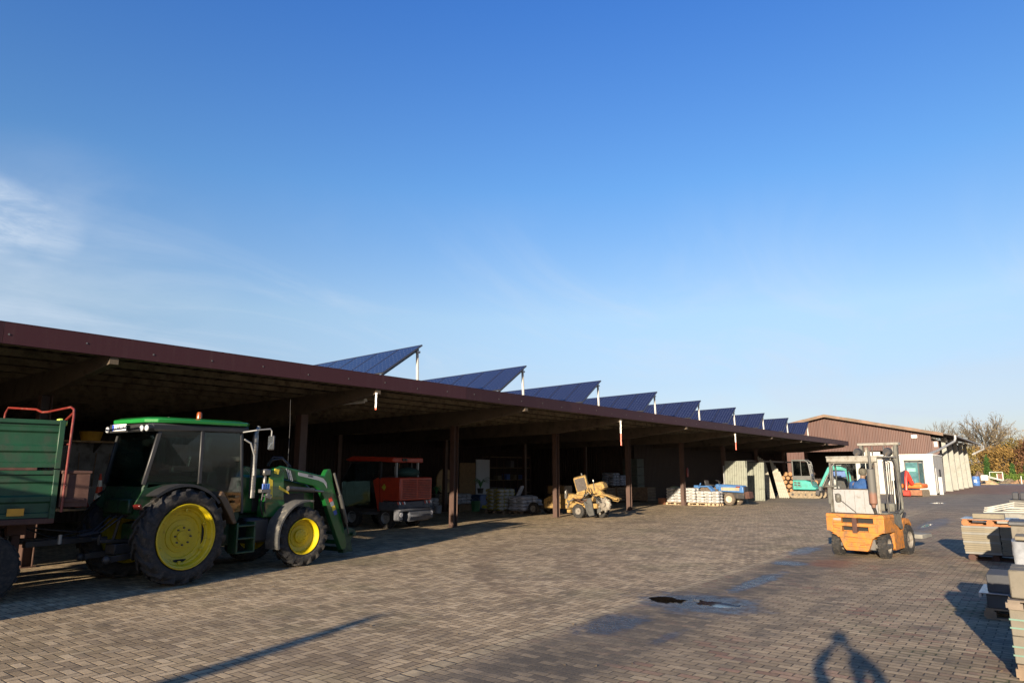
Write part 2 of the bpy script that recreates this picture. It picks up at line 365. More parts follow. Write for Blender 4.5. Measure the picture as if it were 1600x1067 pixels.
    cl = t.mix(m('MULTIPLY', grit, .88), cl, gcol)
    # wetness
    def ell(cx_, cy_, a, b, rot):
        q = t.mapv(P, (-cx_,-cy_,0)); q = t.mapv(q, (0,0,0), (0,0,R(rot)), (1/a,1/b,1)); n = t.node('ShaderNodeVectorMath', operation='LENGTH')
        s2 = t.node('ShaderNodeSeparateXYZ'); t.l.new(q, s2.inputs[0]); c2 = t.node('ShaderNodeCombineXYZ'); t.l.new(s2.outputs[0], c2.inputs[0]); t.l.new(s2.outputs[1], c2.inputs[1])
        t.l.new(c2.outputs[0], n.inputs[0]); return m('ADD', n.outputs['Value'], m('MULTIPLY', m('SUBTRACT', t.noise(P, 3.2, 5, .6), .5), 1.5))
    pool = t.ramp(m('MINIMUM', ell(-5.0,10.40,.46,.40,20), ell(-4.3,10.60,.58,.33,25)), .62, .70, 1, 0)
    wetz = t.ramp(m('MINIMUM', ell(-4.55,10.5,1.15,.95,0), m('MINIMUM', ell(-4.5,13.2,.22,1.7,0), m('MINIMUM', ell(-4.85,8.4,.42,.9,8), ell(-4.8,16.1,.45,.5,0)))), .45, 1.15, 1, 0)
    wetz = m('MAXIMUM', wetz, m('MAXIMUM', t.ramp(ell(-3.95,8.2,.12,.7,-6), .3, 1.1, .6, 0), m('MAXIMUM', t.ramp(ell(-5.2,18.8,.35,1.6,0), .4, 1.1, .85, 0), m('MAXIMUM', t.ramp(ell(-3.8,31,.5,5,0), .5, 1.1, .55, 0), t.ramp(ell(-5.9,51,.5,1.2,0), .7, .9, .95, 0)))))
    rusty = t.ramp(ell(-4.05,16.6,.5,.8,0), .5, 1.2, .55, 0)
    cl = t.mix(rusty, cl, (.19,.07,.035))
    cl = t.mix(m('MULTIPLY', wetz, .75), cl, (.040,.038,.036))
    pool2 = t.ramp(ell(-5.9,51,.35,1.0,0), .55, .75, 1, 0); poolA = m('MAXIMUM', pool, m('MAXIMUM', pool2, t.ramp(ell(-3.9,30,.16,1.6,0), .5, .7, 1, 0)))
    cl = t.mix(poolA, cl, (.010,.009,.008))
    # far zones: worn asphalt beyond the sheds, reddish blocks farther out, grey road at the end
    nz = t.noise(P, .12, 4)
    asp = t.ramp(m('ADD', Y, m('MULTIPLY', nz, 14)), 44, 56); redz = m('MULTIPLY', t.ramp(m('ADD', Y, m('MULTIPLY', nz, 8)), 72, 80), t.ramp(Y, 122, 118))
    farz = t.ramp(Y, 118, 124)
    cl = t.mix(m('MULTIPLY', asp, .8), cl, t.mix(t.noise(P, .8, 6, .7), (.10,.093,.08), (.175,.16,.135)))
    cl = t.mix(m('MULTIPLY', redz, .85), cl, t.mix(t.noise(P, .35, 5), (.13,.075,.06), (.20,.125,.10)))
    cl = t.mix(farz, cl, (.17,.16,.145))
    # under the roof the blocks stay dusty
    near = t.ramp(Y, 20, 60, 1, .15)
    wetr = m('MULTIPLY', wetz, t.ramp(t.noise(P, 6, 5, .7), .22, .55))
    rg = m('SUBTRACT', m('MULTIPLY_ADD', t.noise(P, 9, 4), .2, .75), m('MULTIPLY', wetr, .60))
    rg = m('MAXIMUM', m('SUBTRACT', rg, m('MULTIPLY', poolA, .9)), .03)
    pt = t.ramp(m('ADD', m('MULTIPLY', t.noise(P, .85, 7, .72, .6), .8), m('MULTIPLY', rn, .12)), .30, .62, .68, 1.14)
    pc = t.node('ShaderNodeCombineXYZ'); [t.put(pc.inputs[q_], pt) for q_ in range(3)]
    cl = t.mix(1., cl, pc.outputs[0], 'MULTIPLY')
    cl = t.mix(1., cl, (1.05,.985,.875), 'MULTIPLY')
    t.set(col=cl, rough=rg, spec=.4)
    h = m('ADD', m('MULTIPLY', joint, -1.0), m('ADD', m('MULTIPLY', rn, .5), m('MULTIPLY', t.noise(P, 40, 4, .7), .5)))
    h = m('MULTIPLY', h, m('MULTIPLY', m('SUBTRACT', 1, poolA), m('MULTIPLY', m('SUBTRACT', 1, m('MULTIPLY', grit, .6)), near)))
    t.bump(h, .6, .008)
    return t.mat
g = MB(); g.add([(-60,-30,0),(40,-30,0),(40,128,0),(-60,128,0)], [(0,1,2,3)])
tag(g.build('paved_yard', ground_mat(), smooth=0), kind='structure')
t_ = NT('field_soil'); q_ = t_.pos()
t_.set(col=t_.mix(t_.ramp(t_.noise(q_,.05,6),.4,.6), (.06,.075,.025), (.11,.085,.055)), rough=.95)
g = MB(); g.add([(-1500,-1500,-.05),(1500,-1500,-.05),(1500,2500,-.05),(-1500,2500,-.05)], [(0,1,2,3)])
tag(g.build('field', t_.mat, smooth=0), kind='structure')
g = MB(); g.add([(-60,128,-.004),(40,128,-.004),(40,160,-.004),(-60,160,-.004)], [(0,1,2,3)])
tag(g.build('gravel_road', mat('gravel_road',(.15,.14,.12),.95,var=.25,scale=.4), smooth=0), kind='structure')

# ================================================================ OPEN SHED
t_ = NT('maroon_sheet_x'); v_ = t_.obj(); s_ = t_.node('ShaderNodeSeparateXYZ'); t_.l.new(v_, s_.inputs[0])
wn_ = t_.node('ShaderNodeTexWhiteNoise', noise_dimensions='1D'); t_.put(wn_.inputs[1], t_.m('FLOOR', t_.m('DIVIDE', t_.m('ADD', s_.outputs[1], 8.2), 5.95)))
st_ = t_.ramp(t_.noise(t_.mapv(v_,sc=(1,9,.7)), 1.0, 6, .7), .50, .78, 0, .5)
t_.set(col=t_.mix(st_, t_.mix(wn_.outputs[0], (.026,.0110,.0145), (.038,.0150,.0190)), (.055,.034,.034)), rough=.48, spec=.15); m_fascia = t_.mat
mf_ = mat('maroon_sheet', (.034,.013,.016), .45, var=.08, scale=.6, dirt=(.05,.032,.032), da=.10, spec=.15)
m_post = mat('brown_steel', (.055,.029,.021), .6, var=.15, scale=3, dirt=(.07,.045,.035), da=.25)
t_ = NT('brown_corrugated'); v_ = t_.obj()
t_.set(col=t_.mix(t_.ramp(t_.noise(t_.mapv(v_,sc=(1,1,.15)),1.2,6),.3,.75), (.056,.023,.016), (.078,.034,.024)), rough=.55)
m_browncorr = t_.mat
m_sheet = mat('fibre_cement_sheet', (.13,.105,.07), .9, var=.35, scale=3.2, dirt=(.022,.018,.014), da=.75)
m_purlin = mat('purlin_timber', (.16,.13,.085), .85, var=.25, scale=2, dirt=(.05,.04,.03), da=.4)
m_rafter = mat('glulam_timber', (.075,.056,.038), .8, var=.2, scale=1.5, dirt=(.035,.026,.02), da=.3)
XE, XP, XB, YS, YN = -13.95, -17.3, -31.0, -8.2, 66.1
SHED_Y = [12.15 + 6.62*k for k in range(-3, 9)]
shed = root('open_shed', 'long open fronted machine shed with maroon fascia and brown steel posts under a flat roof', 'shed', (XP,0,0), 90)
def L(x): return x - XP   # local x in the shed (heading 90: x=+X, y=+Y)
b = MB(); n = int((YN-YS)/.30); vv = []
for k in range(n):
    for dy, dz in ((0,0),(.13,0),(.16,.085),(.27,.085)):
        y = YS + k*.30 + dy; z = 4.335 + dz; vv += [(L(XE)-.02, y, z), (L(XB), y, z-.25)]
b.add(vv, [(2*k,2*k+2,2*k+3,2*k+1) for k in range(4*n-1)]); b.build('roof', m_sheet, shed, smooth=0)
b = MB()
for y0, y1 in [(YS+5.95*k, min(YN+.05, YS+5.95*(k+1))) for k in range(13)]:
    b.box(L(XE)-.005, L(XE)+.025, y0+.003, y1-.003, 4.14, 4.51); b.box(L(XE)-.12, L(XE)+.030, y0+.003, y1-.003, 4.505, 4.52)
    b.box(L(XE)-.05, L(XE)-.006, y0+.003, y1-.003, 4.14, 4.155)
for k in range(60):
    y = YS+1.0+1.22*k; b.cyl((L(XE)+.024,y,4.30+.03*math.sin(k*2.1)),(L(XE)+.036,y,4.30+.03*math.sin(k*2.1)),.016,n=6,m=1)
b.build('fascia', [m_fascia, m_steel], shed, smooth=0)
for k, y in enumerate(SHED_Y):
    b = MB(); b.prism([(L(XE)-.03,4.0),(L(XE)-.03,4.20),(L(XB),3.96),(L(XB),3.40),(L(XP)-.6,3.60),(L(XP)+.3,3.64)], 'y', y-.08, y+.08)
    b.build('rafter', m_rafter, shed)
    b = MB()
    if k in (3,) : b.box(-.13,.13,y-.12,y+.12,0,3.62)
    # H-section steel post
    else:
        b.box(-.11,.11,y-.11,y-.094,0.02,3.62); b.box(-.11,.11,y+.094,y+.11,0.02,3.62); b.box(-.006,.006,y-.094,y+.094,0.02,3.62)
    b.box(-.16,.16,y-.16,y+.16,0,.02); b.build('post', m_post, shed)
    b = MB(); b.box(L(-24)-.09,L(-24)+.09,y-.09,y+.09,0,3.5); b.build('post', m_post, shed)
for k in range(15):
    x = L(XE)-.5-1.15*k; z = 4.20-.25*(k*1.15+.5)/17; b = MB(); b.box(x-.04,x+.04,YS,YN,z,z+.125); b.build('purlin', m_purlin, shed)
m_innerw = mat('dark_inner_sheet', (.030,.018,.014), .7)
def corrugated(b, p0, p1, z0, z1, period=.2, depth=.035, m=0, ztop=None):
    p0, p1 = Vector(p0), Vector(p1); d = p1-p0; Ln = d.length; d.normalize(); nn = Vector((d.y,-d.x)); N = max(1,int(Ln/period)); vv = []; us = []
    for k in range(N):
        u0 = k*Ln/N; pr = Ln/N
        us += [(u0,0),(u0+pr*.38,0),(u0+pr*.5,depth),(u0+pr*.88,depth)]
    us.append((Ln,0))
    for u, o in us:
        p = p0+d*u+nn*o; zt = z1 if ztop is None else ztop(u/Ln); vv += [(p.x,p.y,z0),(p.x,p.y,zt)]
    b.add(vv, [(2*k,2*k+2,2*k+3,2*k+1) for k in range(len(us)-1)], m)
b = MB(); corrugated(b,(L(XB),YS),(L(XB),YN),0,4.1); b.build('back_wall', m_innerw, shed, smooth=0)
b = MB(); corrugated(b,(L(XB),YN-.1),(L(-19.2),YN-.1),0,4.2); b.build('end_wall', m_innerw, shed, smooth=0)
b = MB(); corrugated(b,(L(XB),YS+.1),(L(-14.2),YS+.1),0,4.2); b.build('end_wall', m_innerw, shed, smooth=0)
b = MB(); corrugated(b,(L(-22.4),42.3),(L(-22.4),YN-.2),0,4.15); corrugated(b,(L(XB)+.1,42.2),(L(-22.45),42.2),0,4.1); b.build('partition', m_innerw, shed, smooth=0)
b = MB(); b.box(-.06,.06,49.5,64.9,2.62,2.74); b.build('rail', m_post, shed)
# lower brick-like white board wall with tools at the far left bay
# fluorescent fittings under the rafters
for k, (y, x0, x1, lb) in enumerate(((12.75,-17.7,-15.2,'nearest long pale fluorescent fitting under the roof, above the tractor front'),
        (32.75,-21.0,-18.2,'grey fluorescent fitting under the roof above the yellow stump grinder'),
        (45.8,-19.3,-16.9,'fluorescent fitting with a bright end cap above the blue compact tractor'),
        (59,-19.4,-17.0,'farthest fluorescent fitting under the roof, above the turquoise excavator'))):
    r_ = root('fluorescent_fitting', lb, 'light fitting', (0,0,0), 90, 'fluorescent fittings under the shed roof')
    b = MB(); b.prism([(y-.07,3.93),(y+.07,3.93),(y+.04,4.01),(y-.04,4.01)],'x',x0,x1); b.build('housing', mat('lamp_enamel',(.5,.5,.46),.5,dirt=(.3,.25,.2),da=.4), r_)
    b = MB(); b.cyl((x0+.05,y,3.905),(x1-.05,y,3.905),.018,n=8); b.build('tube', m_whiteplain, r_)
    [MB().box(q_,q_+.03,y-.01,y+.01,4.01,4.22).build('bracket', m_dark, r_) for q_ in (x0+.3,x1-.33)]
# red-white hanging marker strips
m_mw = mat('marker_white',(.75,.74,.7),.5,var=.05); m_mr = mat('marker_red',(.62,.07,.03),.5,var=.1)
for y, ln, lb in ((12.15-.0,.42,'short red tipped white chain marker hanging from the roof edge nearest the tractor'),(25.39,.98,'red and white marker strip hanging over the yellow stump grinder'),(38.63,.86,'red and white marker strip hanging by the upright grey corrugated sheets')):
    y += .02; b = MB(); x = XE-.02; z1 = 4.0; n = 8
    for k in range(n):
        za = z1-ln*k/n; zb = z1-ln*(k+1)/n; b.obox((x+.004*math.sin(k*1.9),y-.10,(za+zb)/2),(.045,.008,ln/n+.002),(0,.05*math.sin(k*2.),R(20)), 0 if k < n*(.42 if ln>.5 else .8) else 1)
    b.box(x-.03,x+.03,y-.104,y-.078,z1-.01,z1+.03,0)
    tag(b.build('marker_strip',[m_mw,m_mr]), lb, 'marker', 'marker strips hanging from the rafters')

# ---------------------------------------------------------------- solar rows
t_ = NT('solar_cells'); v_ = t_.obj(); s_ = t_.node('ShaderNodeSeparateXYZ'); t_.l.new(v_, s_.inputs[0])
def cell(t, s, k): 
    f = t.m('FRACT', t.m('MULTIPLY', s, k)); return t.m('MINIMUM', f, t.m('SUBTRACT', 1, f))
cxx, cyy = cell(t_, s_.outputs[0], 6.0), cell(t_, s_.outputs[1], 6.0)
dia = t_.ramp(t_.m('ADD', cxx, cyy), .10, .13, 1, 0); ln_ = t_.ramp(t_.m('MINIMUM', cxx, cyy), .010, .03, 1, 0)
ctex = t_.mix(t_.m('MAXIMUM', dia, t_.m('MULTIPLY', ln_, .35)), (.010,.013,.036), (.12,.14,.20))
t_.set(col=ctex, rough=.22, coat=.0, spec=.35); m_cell = t_.mat
m_frame = mat('aluminium_frame',(.06,.06,.07),.4,.5,var=.05)
ROW_LB = ['nearest','second','third','fourth','fifth','sixth','seventh','eighth','ninth and farthest']
srow = None; tilt = R(33.5); Lp = 1.84
for r in range(9):
    y0 = 12.75 + 5.24*r; lb = ROW_LB[r] + ' tilted row of dark blue solar panels on the shed roof'
    if r == 0:
        srow = root('solar_row', lb, 'solar panels', (-14.5,y0,4.52), 90, 'tilted solar rows on the shed roof')
        for k in range(12):
            x1 = -k*1.0; T = Matrix.Translation((x1-.495,0,.16)) @ Matrix.Rotation(tilt,4,'X')
            b = MB(); b.box(-.485,.485,.02,Lp-.02,.0,.018); o = b.build('panel', m_cell, srow, smooth=0); o.matrix_local = T
            b = MB()
            for q in ((-.495,-.485,0,Lp),(.485,.495,0,Lp)): b.box(*q,-.02,.024)
            b.box(-.485,.485,0,.02,-.02,.024); b.box(-.485,.485,Lp-.02,Lp,-.02,.024); b.box(-.484,.484,.021,Lp-.021,-.014,-.006)
            f_ = b.build('panel_frame', m_frame, o, smooth=0)
        b = MB(); ct, st = math.cos(tilt), math.sin(tilt)
        for x in (-.12,-4.1,-8.1,-11.8):
            b.beam((x,.02,.09),(x,Lp*ct-.05,.09+Lp*st-.05),.045,.05)
        b.beam((-11.9,.45*ct,.45*st+.115),(-.02,.45*ct,.45*st+.115),.04,.04); b.beam((-11.9,1.4*ct,1.4*st+.115),(-.02,1.4*ct,1.4*st+.115),.04,.04)
        b.build('rail', m_frame, srow)
        for x in (-.12,-4.1,-8.1,-11.8):
            b = MB(); b.beam((x,1.46,.0),(x,1.44,.98),.07,.05); b.box(x-.05,x+.05,1.38,1.52,.94,1.0); b.build('strut', m_white, srow)
            b = MB(); b.box(x-.3,x+.08,-.1,.14,-.01,.07); b.build('foot', mat('mossy_batten',(.30,.31,.16),.9,var=.3,scale=8), srow, bevel=.01)
    if r == 0: srow.rotation_euler[1] = R(-1.3)
    else: dup(srow, (-14.5,y0,4.52), label=lb)

# ================================================================ HALL
hall = root('brown_hall', 'large brown corrugated hall with shallow gable roof and pale concrete side piers', 'hall', (0,78,0), 90)
XW, XR, RZ = -9.0, -18.4, 7.75
def zr(x): return RZ - abs(x-XR)*.2165      # roof line
b = MB()
def wallseg(x0, x1, z0): corrugated(b, (x0,0), (x1,0), z0, 8, .28, .05, 0, lambda u: zr(x0+(x1-x0)*u)-.10)
wallseg(-27.9,-20.6,0); wallseg(-20.6,-18.4,3.95); wallseg(-18.4,-13.2,3.95); wallseg(-13.2,-9.0,0)
b.build('gable_wall', m_browncorr, hall, smooth=0)
b = MB(); b.box(-9.0,-8.4,-.02,.10,0.25,4.8); b.build('corner_cladding', m_browncorr, hall)
b = MB(); b.box(-9.1,-8.35,-.05,.12,0,.25); b.build('plinth', m_white, hall)
b = MB(); corrugated(b,(-28,.05),(-28,27),0,5.5); b.build('side_wall', m_browncorr, hall, smooth=0)
b = MB(); b.box(-9.25,-9.05,.1,27,0,5.1); b.box(-28,-9,26.9,27.1,0,5.2); b.build('side_wall', mat('dark_cladding',(.05,.04,.036),.8), hall)
b = MB(); b.box(-27.9,-9.3,14,14.1,0,5); b.build('inner_wall', mat('dark_interior',(.04,.035,.03),.9), hall)
m_roofed = mat('weathered_verge',(.15,.095,.065),.85,var=.3,scale=.9,dirt=(.10,.09,.06),da=.4); m_roofcl = mat('roof_dark',(.07,.06,.052),.85)
b = MB()
for s in (-1, 1):
    xe = XR + s*11.45; a = RZ; e = zr(xe)
    b.add([(XR,-.75,a+.03),(xe,-.75,e+.03),(xe,28.1,e+.03),(XR,28.1,a+.03),(XR,-.75,a-.05),(xe,-.75,e-.05),(xe,28.1,e-.05),(XR,28.1,a-.05)], [(0,1,2,3),(4,7,6,5),(0,4,5,1),(1,5,6,2),(2,6,7,3)])
b.build('roof', m_roofcl, hall, smooth=0)
b = MB()
for s in (-1, 1):
    for k in range(5):
        xa, xb = XR+s*(k*2.1), XR+s*(k*2.1+2.12); za, zb = zr(xa), zr(xb); j = .02*(k%2)
        b.add([(xa,-.80-j,za+.07+j),(xb,-.80-j,zb+.07+j),(xb,-.80-j,zb-.22),(xa,-.80-j,za-.22),(xa,-.5,za+.07+j),(xb,-.5,zb+.07+j),(xb,-.77+.02,zb-.22),(xa,-.75,za-.22)],[(0,1,2,3),(0,4,5,1),(3,2,6,7),(1,5,6,2),(0,3,7,4)])
b.build('verge_board', m_roofed, hall, smooth=0)
for k in range(5):
    y = 2.2+5.3*k; b = MB(); b.prism([(-8.50,0),(-7.88,0),(-8.0,3.6),(-8.12,5.2),(-8.42,5.2)],'y',y,y+.38); b.build('pier', mat('pier_concrete',(.225,.228,.205),.85,var=.1,scale=1.5,dirt=(.15,.15,.12),da=.2), hall, bevel=.02)
    b = MB(); b.box(-8.25,-7.95,y+.05,y+.3,4.9,5.2); b.build('bracket', m_white, hall)
b = MB(); b.tube([(-6.90,-.9,5.22),(-6.90,28.1,5.16)],.09,8); b.build('gutter', m_galv, hall)
b = MB(); b.tube([(-6.92,-.92,5.22),(-6.92,-.95,4.95),(-7.0,-1.05,4.70),(-8.2,-4.0,3.75),(-8.75,-6.0,3.40)],.11,10); b.build('downpipe', m_galv, hall)
b = MB(); b.tube([(-6.6,28.0,5.12),(-6.6,28.1,4.7),(-7.9,28.2,4.0)],.12,8); b.build('downpipe', m_galv, hall)
b = MB(); b.box(-10.65,-10.15,-.12,.0,5.15,5.45); b.build('wall_lamp', m_whiteplain, hall, bevel=.02)
for x0 in (-15.9,-14.6): 
    b = MB(); b.box(x0,x0+1.05,-.09,-.03,.1,3.85); o = b.build('sliding_door', m_white, hall, bevel=.01)
for x0, nm in ((-8.9,'small white board on the hall corner'),):
    b = MB(); b.box(-8.8,-8.5,-.06,-.02,4.25,4.75); b.build('sign_board', m_white, hall)

# white container office
cn = root('white_container', 'white windowless container cabin in front of the brown hall', 'container', (-7.85,67.6,0), 90)
m_cont = mat('container_white',(.36,.35,.315),.55,var=.06,scale=1,dirt=(.25,.22,.16),da=.22)
b = MB(); b.box(-5.0,0,0,6.4,.06,3.24); b.build('body', m_cont, cn, bevel=.03)
b = MB(); b.box(-5.06,.04,-.04,6.44,3.24,3.36); b.build('roof_rim', mat('rim_cream',(.70,.67,.58),.6), cn, bevel=.02)
b = MB(); b.box(-5.02,-4.88,-.03,.1,.0,3.24); b.box(-.13,.02,-.03,.1,0,3.24); b.box(-5.0,0,-.025,.05,0,.14); b.build('corner_frame', m_white, cn, bevel=.01)
b = MB()
for x in (-.95,-2.9): MB().box(x,x+.02,-.012,.0,.15,3.2).build('panel_joint', mat('joint_grey',(.22,.21,.18),.7), cn)
b = MB(); b.box(.0,.035,1.0,2.0,.15,2.2); b.build('door', m_white, cn, bevel=.01)
b = MB(); b.box(.0,.03,3.0,4.2,1.0,2.1); b.build('window', m_dark, cn)
b = MB(); b.box(.0,.28,-.5,-.05,0,1.45); tag(b.build('cabinet', m_white, None, bevel=.02, loc=(-7.75,69.3,0)), 'narrow white meter cabinet at the corner of the white container', 'cabinet')
# ================================================================ TREES AND FAR YARD
m_bark = mat('bark',(.055,.045,.036),.9,var=.3,scale=2)
m_twig = mat('twig_bark',(.070,.055,.038),.9,var=.25,scale=1)
def leafmat(name, c1, c2):
    t = NT(name); oi = t.node('ShaderNodeNewGeometry').outputs['Random Per Island']
    c = t.mix(t.ramp(oi,0,1), c1, c2); t.set(col=c, rough=.8, spec=.2)
    t.b.inputs['Subsurface Weight'].default_value = 0; return t.mat
m_oak = leafmat('oak_leaf_rust',(.11,.065,.02),(.23,.145,.042)); m_olive = leafmat('leaf_olive',(.075,.062,.018),(.20,.145,.042))
m_grn = leafmat('conifer_green',(.02,.05,.012),(.05,.10,.02)); m_hedge = leafmat('hedge_green',(.045,.085,.014),(.14,.20,.035))
m_brownleaf = leafmat('leaf_brown',(.07,.036,.02),(.15,.075,.035))
def branch(b, p, d, ln, r, dep, rnd, tips, spread=.55, m=0, up=.12, nk=3):
    pts = [p]; q = p.copy(); dd = d.copy()
    for i in range(3):
        dd = (dd + Vector((rnd.uniform(-1,1),rnd.uniform(-1,1),rnd.uniform(-.5,1)))*.16).normalized(); q = q + dd*ln/3; pts.append(q.copy())
    b.tube(pts, [r, r*.88, r*.76, r*.64], 5 if dep > 3 else 3, m, cap=False)
    if dep == 0: tips.append(q); return
    for k in range(nk if dep > 1 else nk+1):
        ax = Vector((rnd.uniform(-1,1),rnd.uniform(-1,1),rnd.uniform(-.3,.5))); nd = (dd + ax.normalized()*spread*rnd.uniform(.7,1.4) + Vector((0,0,up))).normalized()
        st = pts[rnd.choice((1,2,3,3))]; branch(b, st.copy(), nd, ln*rnd.uniform(.66,.84), r*.64, dep-1, rnd, tips, spread, m, up, nk)
def leaves(b, pts, n, rad, size, rnd, sq=(1,1,1)):
    for p in pts:
        for _ in range(n):
            c = p + Vector((rnd.gauss(0,1)*sq[0],rnd.gauss(0,1)*sq[1],rnd.gauss(0,1)*sq[2]))*rad
            a = Vector((rnd.uniform(-1,1),rnd.uniform(-1,1),rnd.uniform(-1,1))).normalized(); e = a.orthogonal().normalized()*size*rnd.uniform(.6,1.3); f = a.cross(e)*.8
            b.add([c-e, c-f*.6, c+e, c+f*.6],[(0,1,2,3)])
def bare_tree(x, y, h, sd, lb, dep=6, spread=.6, leaf=0, r=.28, nk=3, up=.1):
    rnd = random.Random(sd); t = root('bare_tree', lb, 'tree', (x,y,0), 0, None); b = MB()
    b.tube([(0,0,0),(.1,0,h*.12),(0,.1,h*.24)],[r*1.4,r*1.05,r],8); b.build('trunk', m_bark, t)
    b = MB(); tips = []
    for k in range(5):
        a = k*1.26+rnd.random(); branch(b, Vector((0,.1,h*(.18+.012*k))), Vector((math.cos(a)*spread,math.sin(a)*spread,1)).normalized(), h*.25, r*.62, dep-1, rnd, tips, spread, 0, up, nk)
    b.build('crown', m_twig, t, smooth=0, fix=False)
    if leaf:
        b = MB(); leaves(b, [p for p in tips if rnd.random() < leaf], 2, .35, .16, rnd); b.build('foliage', m_olive, t, smooth=0, fix=False)
    return t
def fan_tree(x, y, h, sd, lb, m_, forks, fr, leaf, ns, thin):
    rnd = random.Random(sd); t = root('bare_tree', lb, 'tree', (x,y,0), 0, None); b = MB(); fz = h*.22
    b.tube([(0,0,0),(.1,0,fz*.5),(0,.1,fz)],[.42*thin,.34*thin,.30*thin],8); b.build('trunk', m_bark, t)
    b = MB(); tips = []
    def grow(p, d, ln, r, dep):
        pts = [p]; q = p.copy(); dd = d.copy()
        for i in range(4):
            dd = (dd+Vector((rnd.uniform(-1,1),rnd.uniform(-1,1),rnd.uniform(-.6,.9)))*.13).normalized(); q = q+dd*ln/4; pts.append(q.copy())
        b.tube(pts, [r,r*.9,r*.8,r*.7,r*.6], 5 if dep > 2 else 3, 0, cap=False)
        if dep == 0: tips.append(q); return
        for k in range(ns if dep > 1 else ns+1):
            a = rnd.random()*6.283; pr = dd.orthogonal().normalized(); pr = (pr*math.cos(a)+dd.cross(pr)*math.sin(a)); nd = (dd+pr*rnd.uniform(.35,.75)*(.6+.4*min(1,fr))).normalized()
            grow(pts[min(4,1+k+rnd.randrange(2))].copy(), nd, ln*rnd.uniform(.60,.73), r*.64, dep-1)
    for k in range(forks):
        a = k*6.283/forks+rnd.uniform(-.3,.3); tilt = rnd.uniform(.25,1.0)*fr
        grow(Vector((0,.1,fz*rnd.uniform(.85,1.0))), Vector((math.cos(a)*tilt,math.sin(a)*tilt,1)).normalized(), h*.285, .18*thin, 4)
    b.build('crown', m_, t, smooth=0, fix=False)
    if leaf: b = MB(); leaves(b, [p for p in tips if rnd.random() < leaf], 2, .30, .13, rnd); b.build('foliage', m_tipleaf, t, smooth=0, fix=False)
m_tipleaf = leafmat('leaf_tip_tan',(.12,.085,.035),(.20,.15,.07)); m_twigl = mat('pale_twig',(.095,.078,.055),.9,var=.25,scale=1)
fan_tree(-18.4,176,15.3,3,'slim bare tree standing left of the big bare tree behind the hall',m_twigl,7,.32,0,3,.8)
fan_tree(-10.6,172,16.2,12,'broad bare spreading tree with tan leaf tips above the autumn woodland',m_twigl,10,.80,.6,3,1.15)
def leafy_tree(x, y, h, wd, sd, m, lb, low=.12, dens=1.0, cat='tree', name='autumn_tree', group=None):
    rnd = random.Random(sd); t = root(name, lb, cat, (x,y,0), 0, group); b = MB(); tips = []
    b.tube([(0,0,0),(.1,0,h*.3),(0,.1,h*.5)],[.2,.15,.1],6); b.build('trunk', m_bark, t)
    b = MB(); cs = []
    for k in range(int(46*dens)):
        u = rnd.random(); zz = h*(low+(1-low)*u); rr = wd*.5*math.sqrt(max(.05,1-((u-.42)/.62)**2))*rnd.uniform(.35,1); a = rnd.random()*6.283
        cs.append(Vector((rr*math.cos(a), rr*math.sin(a), zz*rnd.uniform(.94,1.03))))
        b.tube([(0,0,h*.3*u+.1*h),tuple(cs[-1]*.8+Vector((0,0,zz*.1))),tuple(cs[-1])],[.05,.03,.015],3,cap=False)
    b.build('limb', m_bark, t, smooth=0, fix=False)
    b = MB(); leaves(b, cs, 60, wd*.085, .19, rnd, (1,1,.8)); b.build('crown', m, t, smooth=0, fix=False)
    return t
rnd = random.Random(5)
wl_ = [(-13.5,158,8.2,6,m_olive,'olive brown tree beside the hall roof'),(-10.2,166,8.6,6.4,m_oak,'rust brown oak behind the blue barrel'),(-7.2,160,7.9,6,m_oak,'rust brown oak left of the goal frame'),
 (-5.0,168,8.3,6.5,m_olive,'olive yellow tree behind the green hedge'),(-2.6,159,7.4,5.5,m_brownleaf,'dark red brown tree at the right edge'),(-16.8,170,9.0,6.5,m_olive,'olive tree hidden partly behind the hall roof'),
 (-8.6,176,9.6,7,m_olive,'tallest olive tree at the back of the woodland'),(-3.3,178,9.4,7,m_oak,'tall rust tree at the back right of the woodland'),(.8,170,8.6,7,m_oak,'rust tree outside the right edge of the picture'),(-20.5,180,9,7,m_olive,'olive tree far behind the hall')]
for k, (x,y,h,wd,m_,lb) in enumerate(wl_): leafy_tree(x,y,h*(.76 if x < -6 else .98),wd,k+20,m_,lb, low=.02, dens=1.5, group='autumn trees beyond the yard')
for k in range(6): leafy_tree(6+6.5*k, 166+3*(k%2)*2, 8+(k*37%5)*.5, 7.5, 60+k, (m_oak,m_olive,m_brownleaf)[k%3], ['rust','olive','red brown','golden rust','dull olive','dark red brown'][k]+' tree in the row continuing right of the picture', low=.02, dens=1.2, group='autumn trees beyond the yard')
# conifers
def thuja(x, y, h, wd, sd, lb):
    rnd = random.Random(sd); t = root('conifer', lb, 'conifer', (x,y,0), 0, 'young conifers beyond the yard'); b = MB(); b.tube([(0,0,0),(0,0,h*.9)],[.07,.02],6); b.build('trunk', m_bark, t)
    cs = [Vector((math.cos(a)*r_, math.sin(a)*r_, z)) for z, a, r_ in ((h*u, rnd.random()*6.28, wd*.42*(1-u)**.7*rnd.random()**.5) for u in [rnd.random()**1.2*.97+.02 for _ in range(150)])]
    b = MB(); leaves(b, cs, 14, .14, .13, rnd, (1,1,1.6)); b.build('crown', m_grn, t, smooth=0, fix=False)
thuja(-8.75,143,4.3,1.25,1,'tall slim bright green conifer left of the goal frame'); thuja(-5.4,146,2.9,1.0,2,'small green conifer right of the goal frame'); thuja(-3.6,149,2.6,1.2,3,'small green conifer at the right edge of the picture')
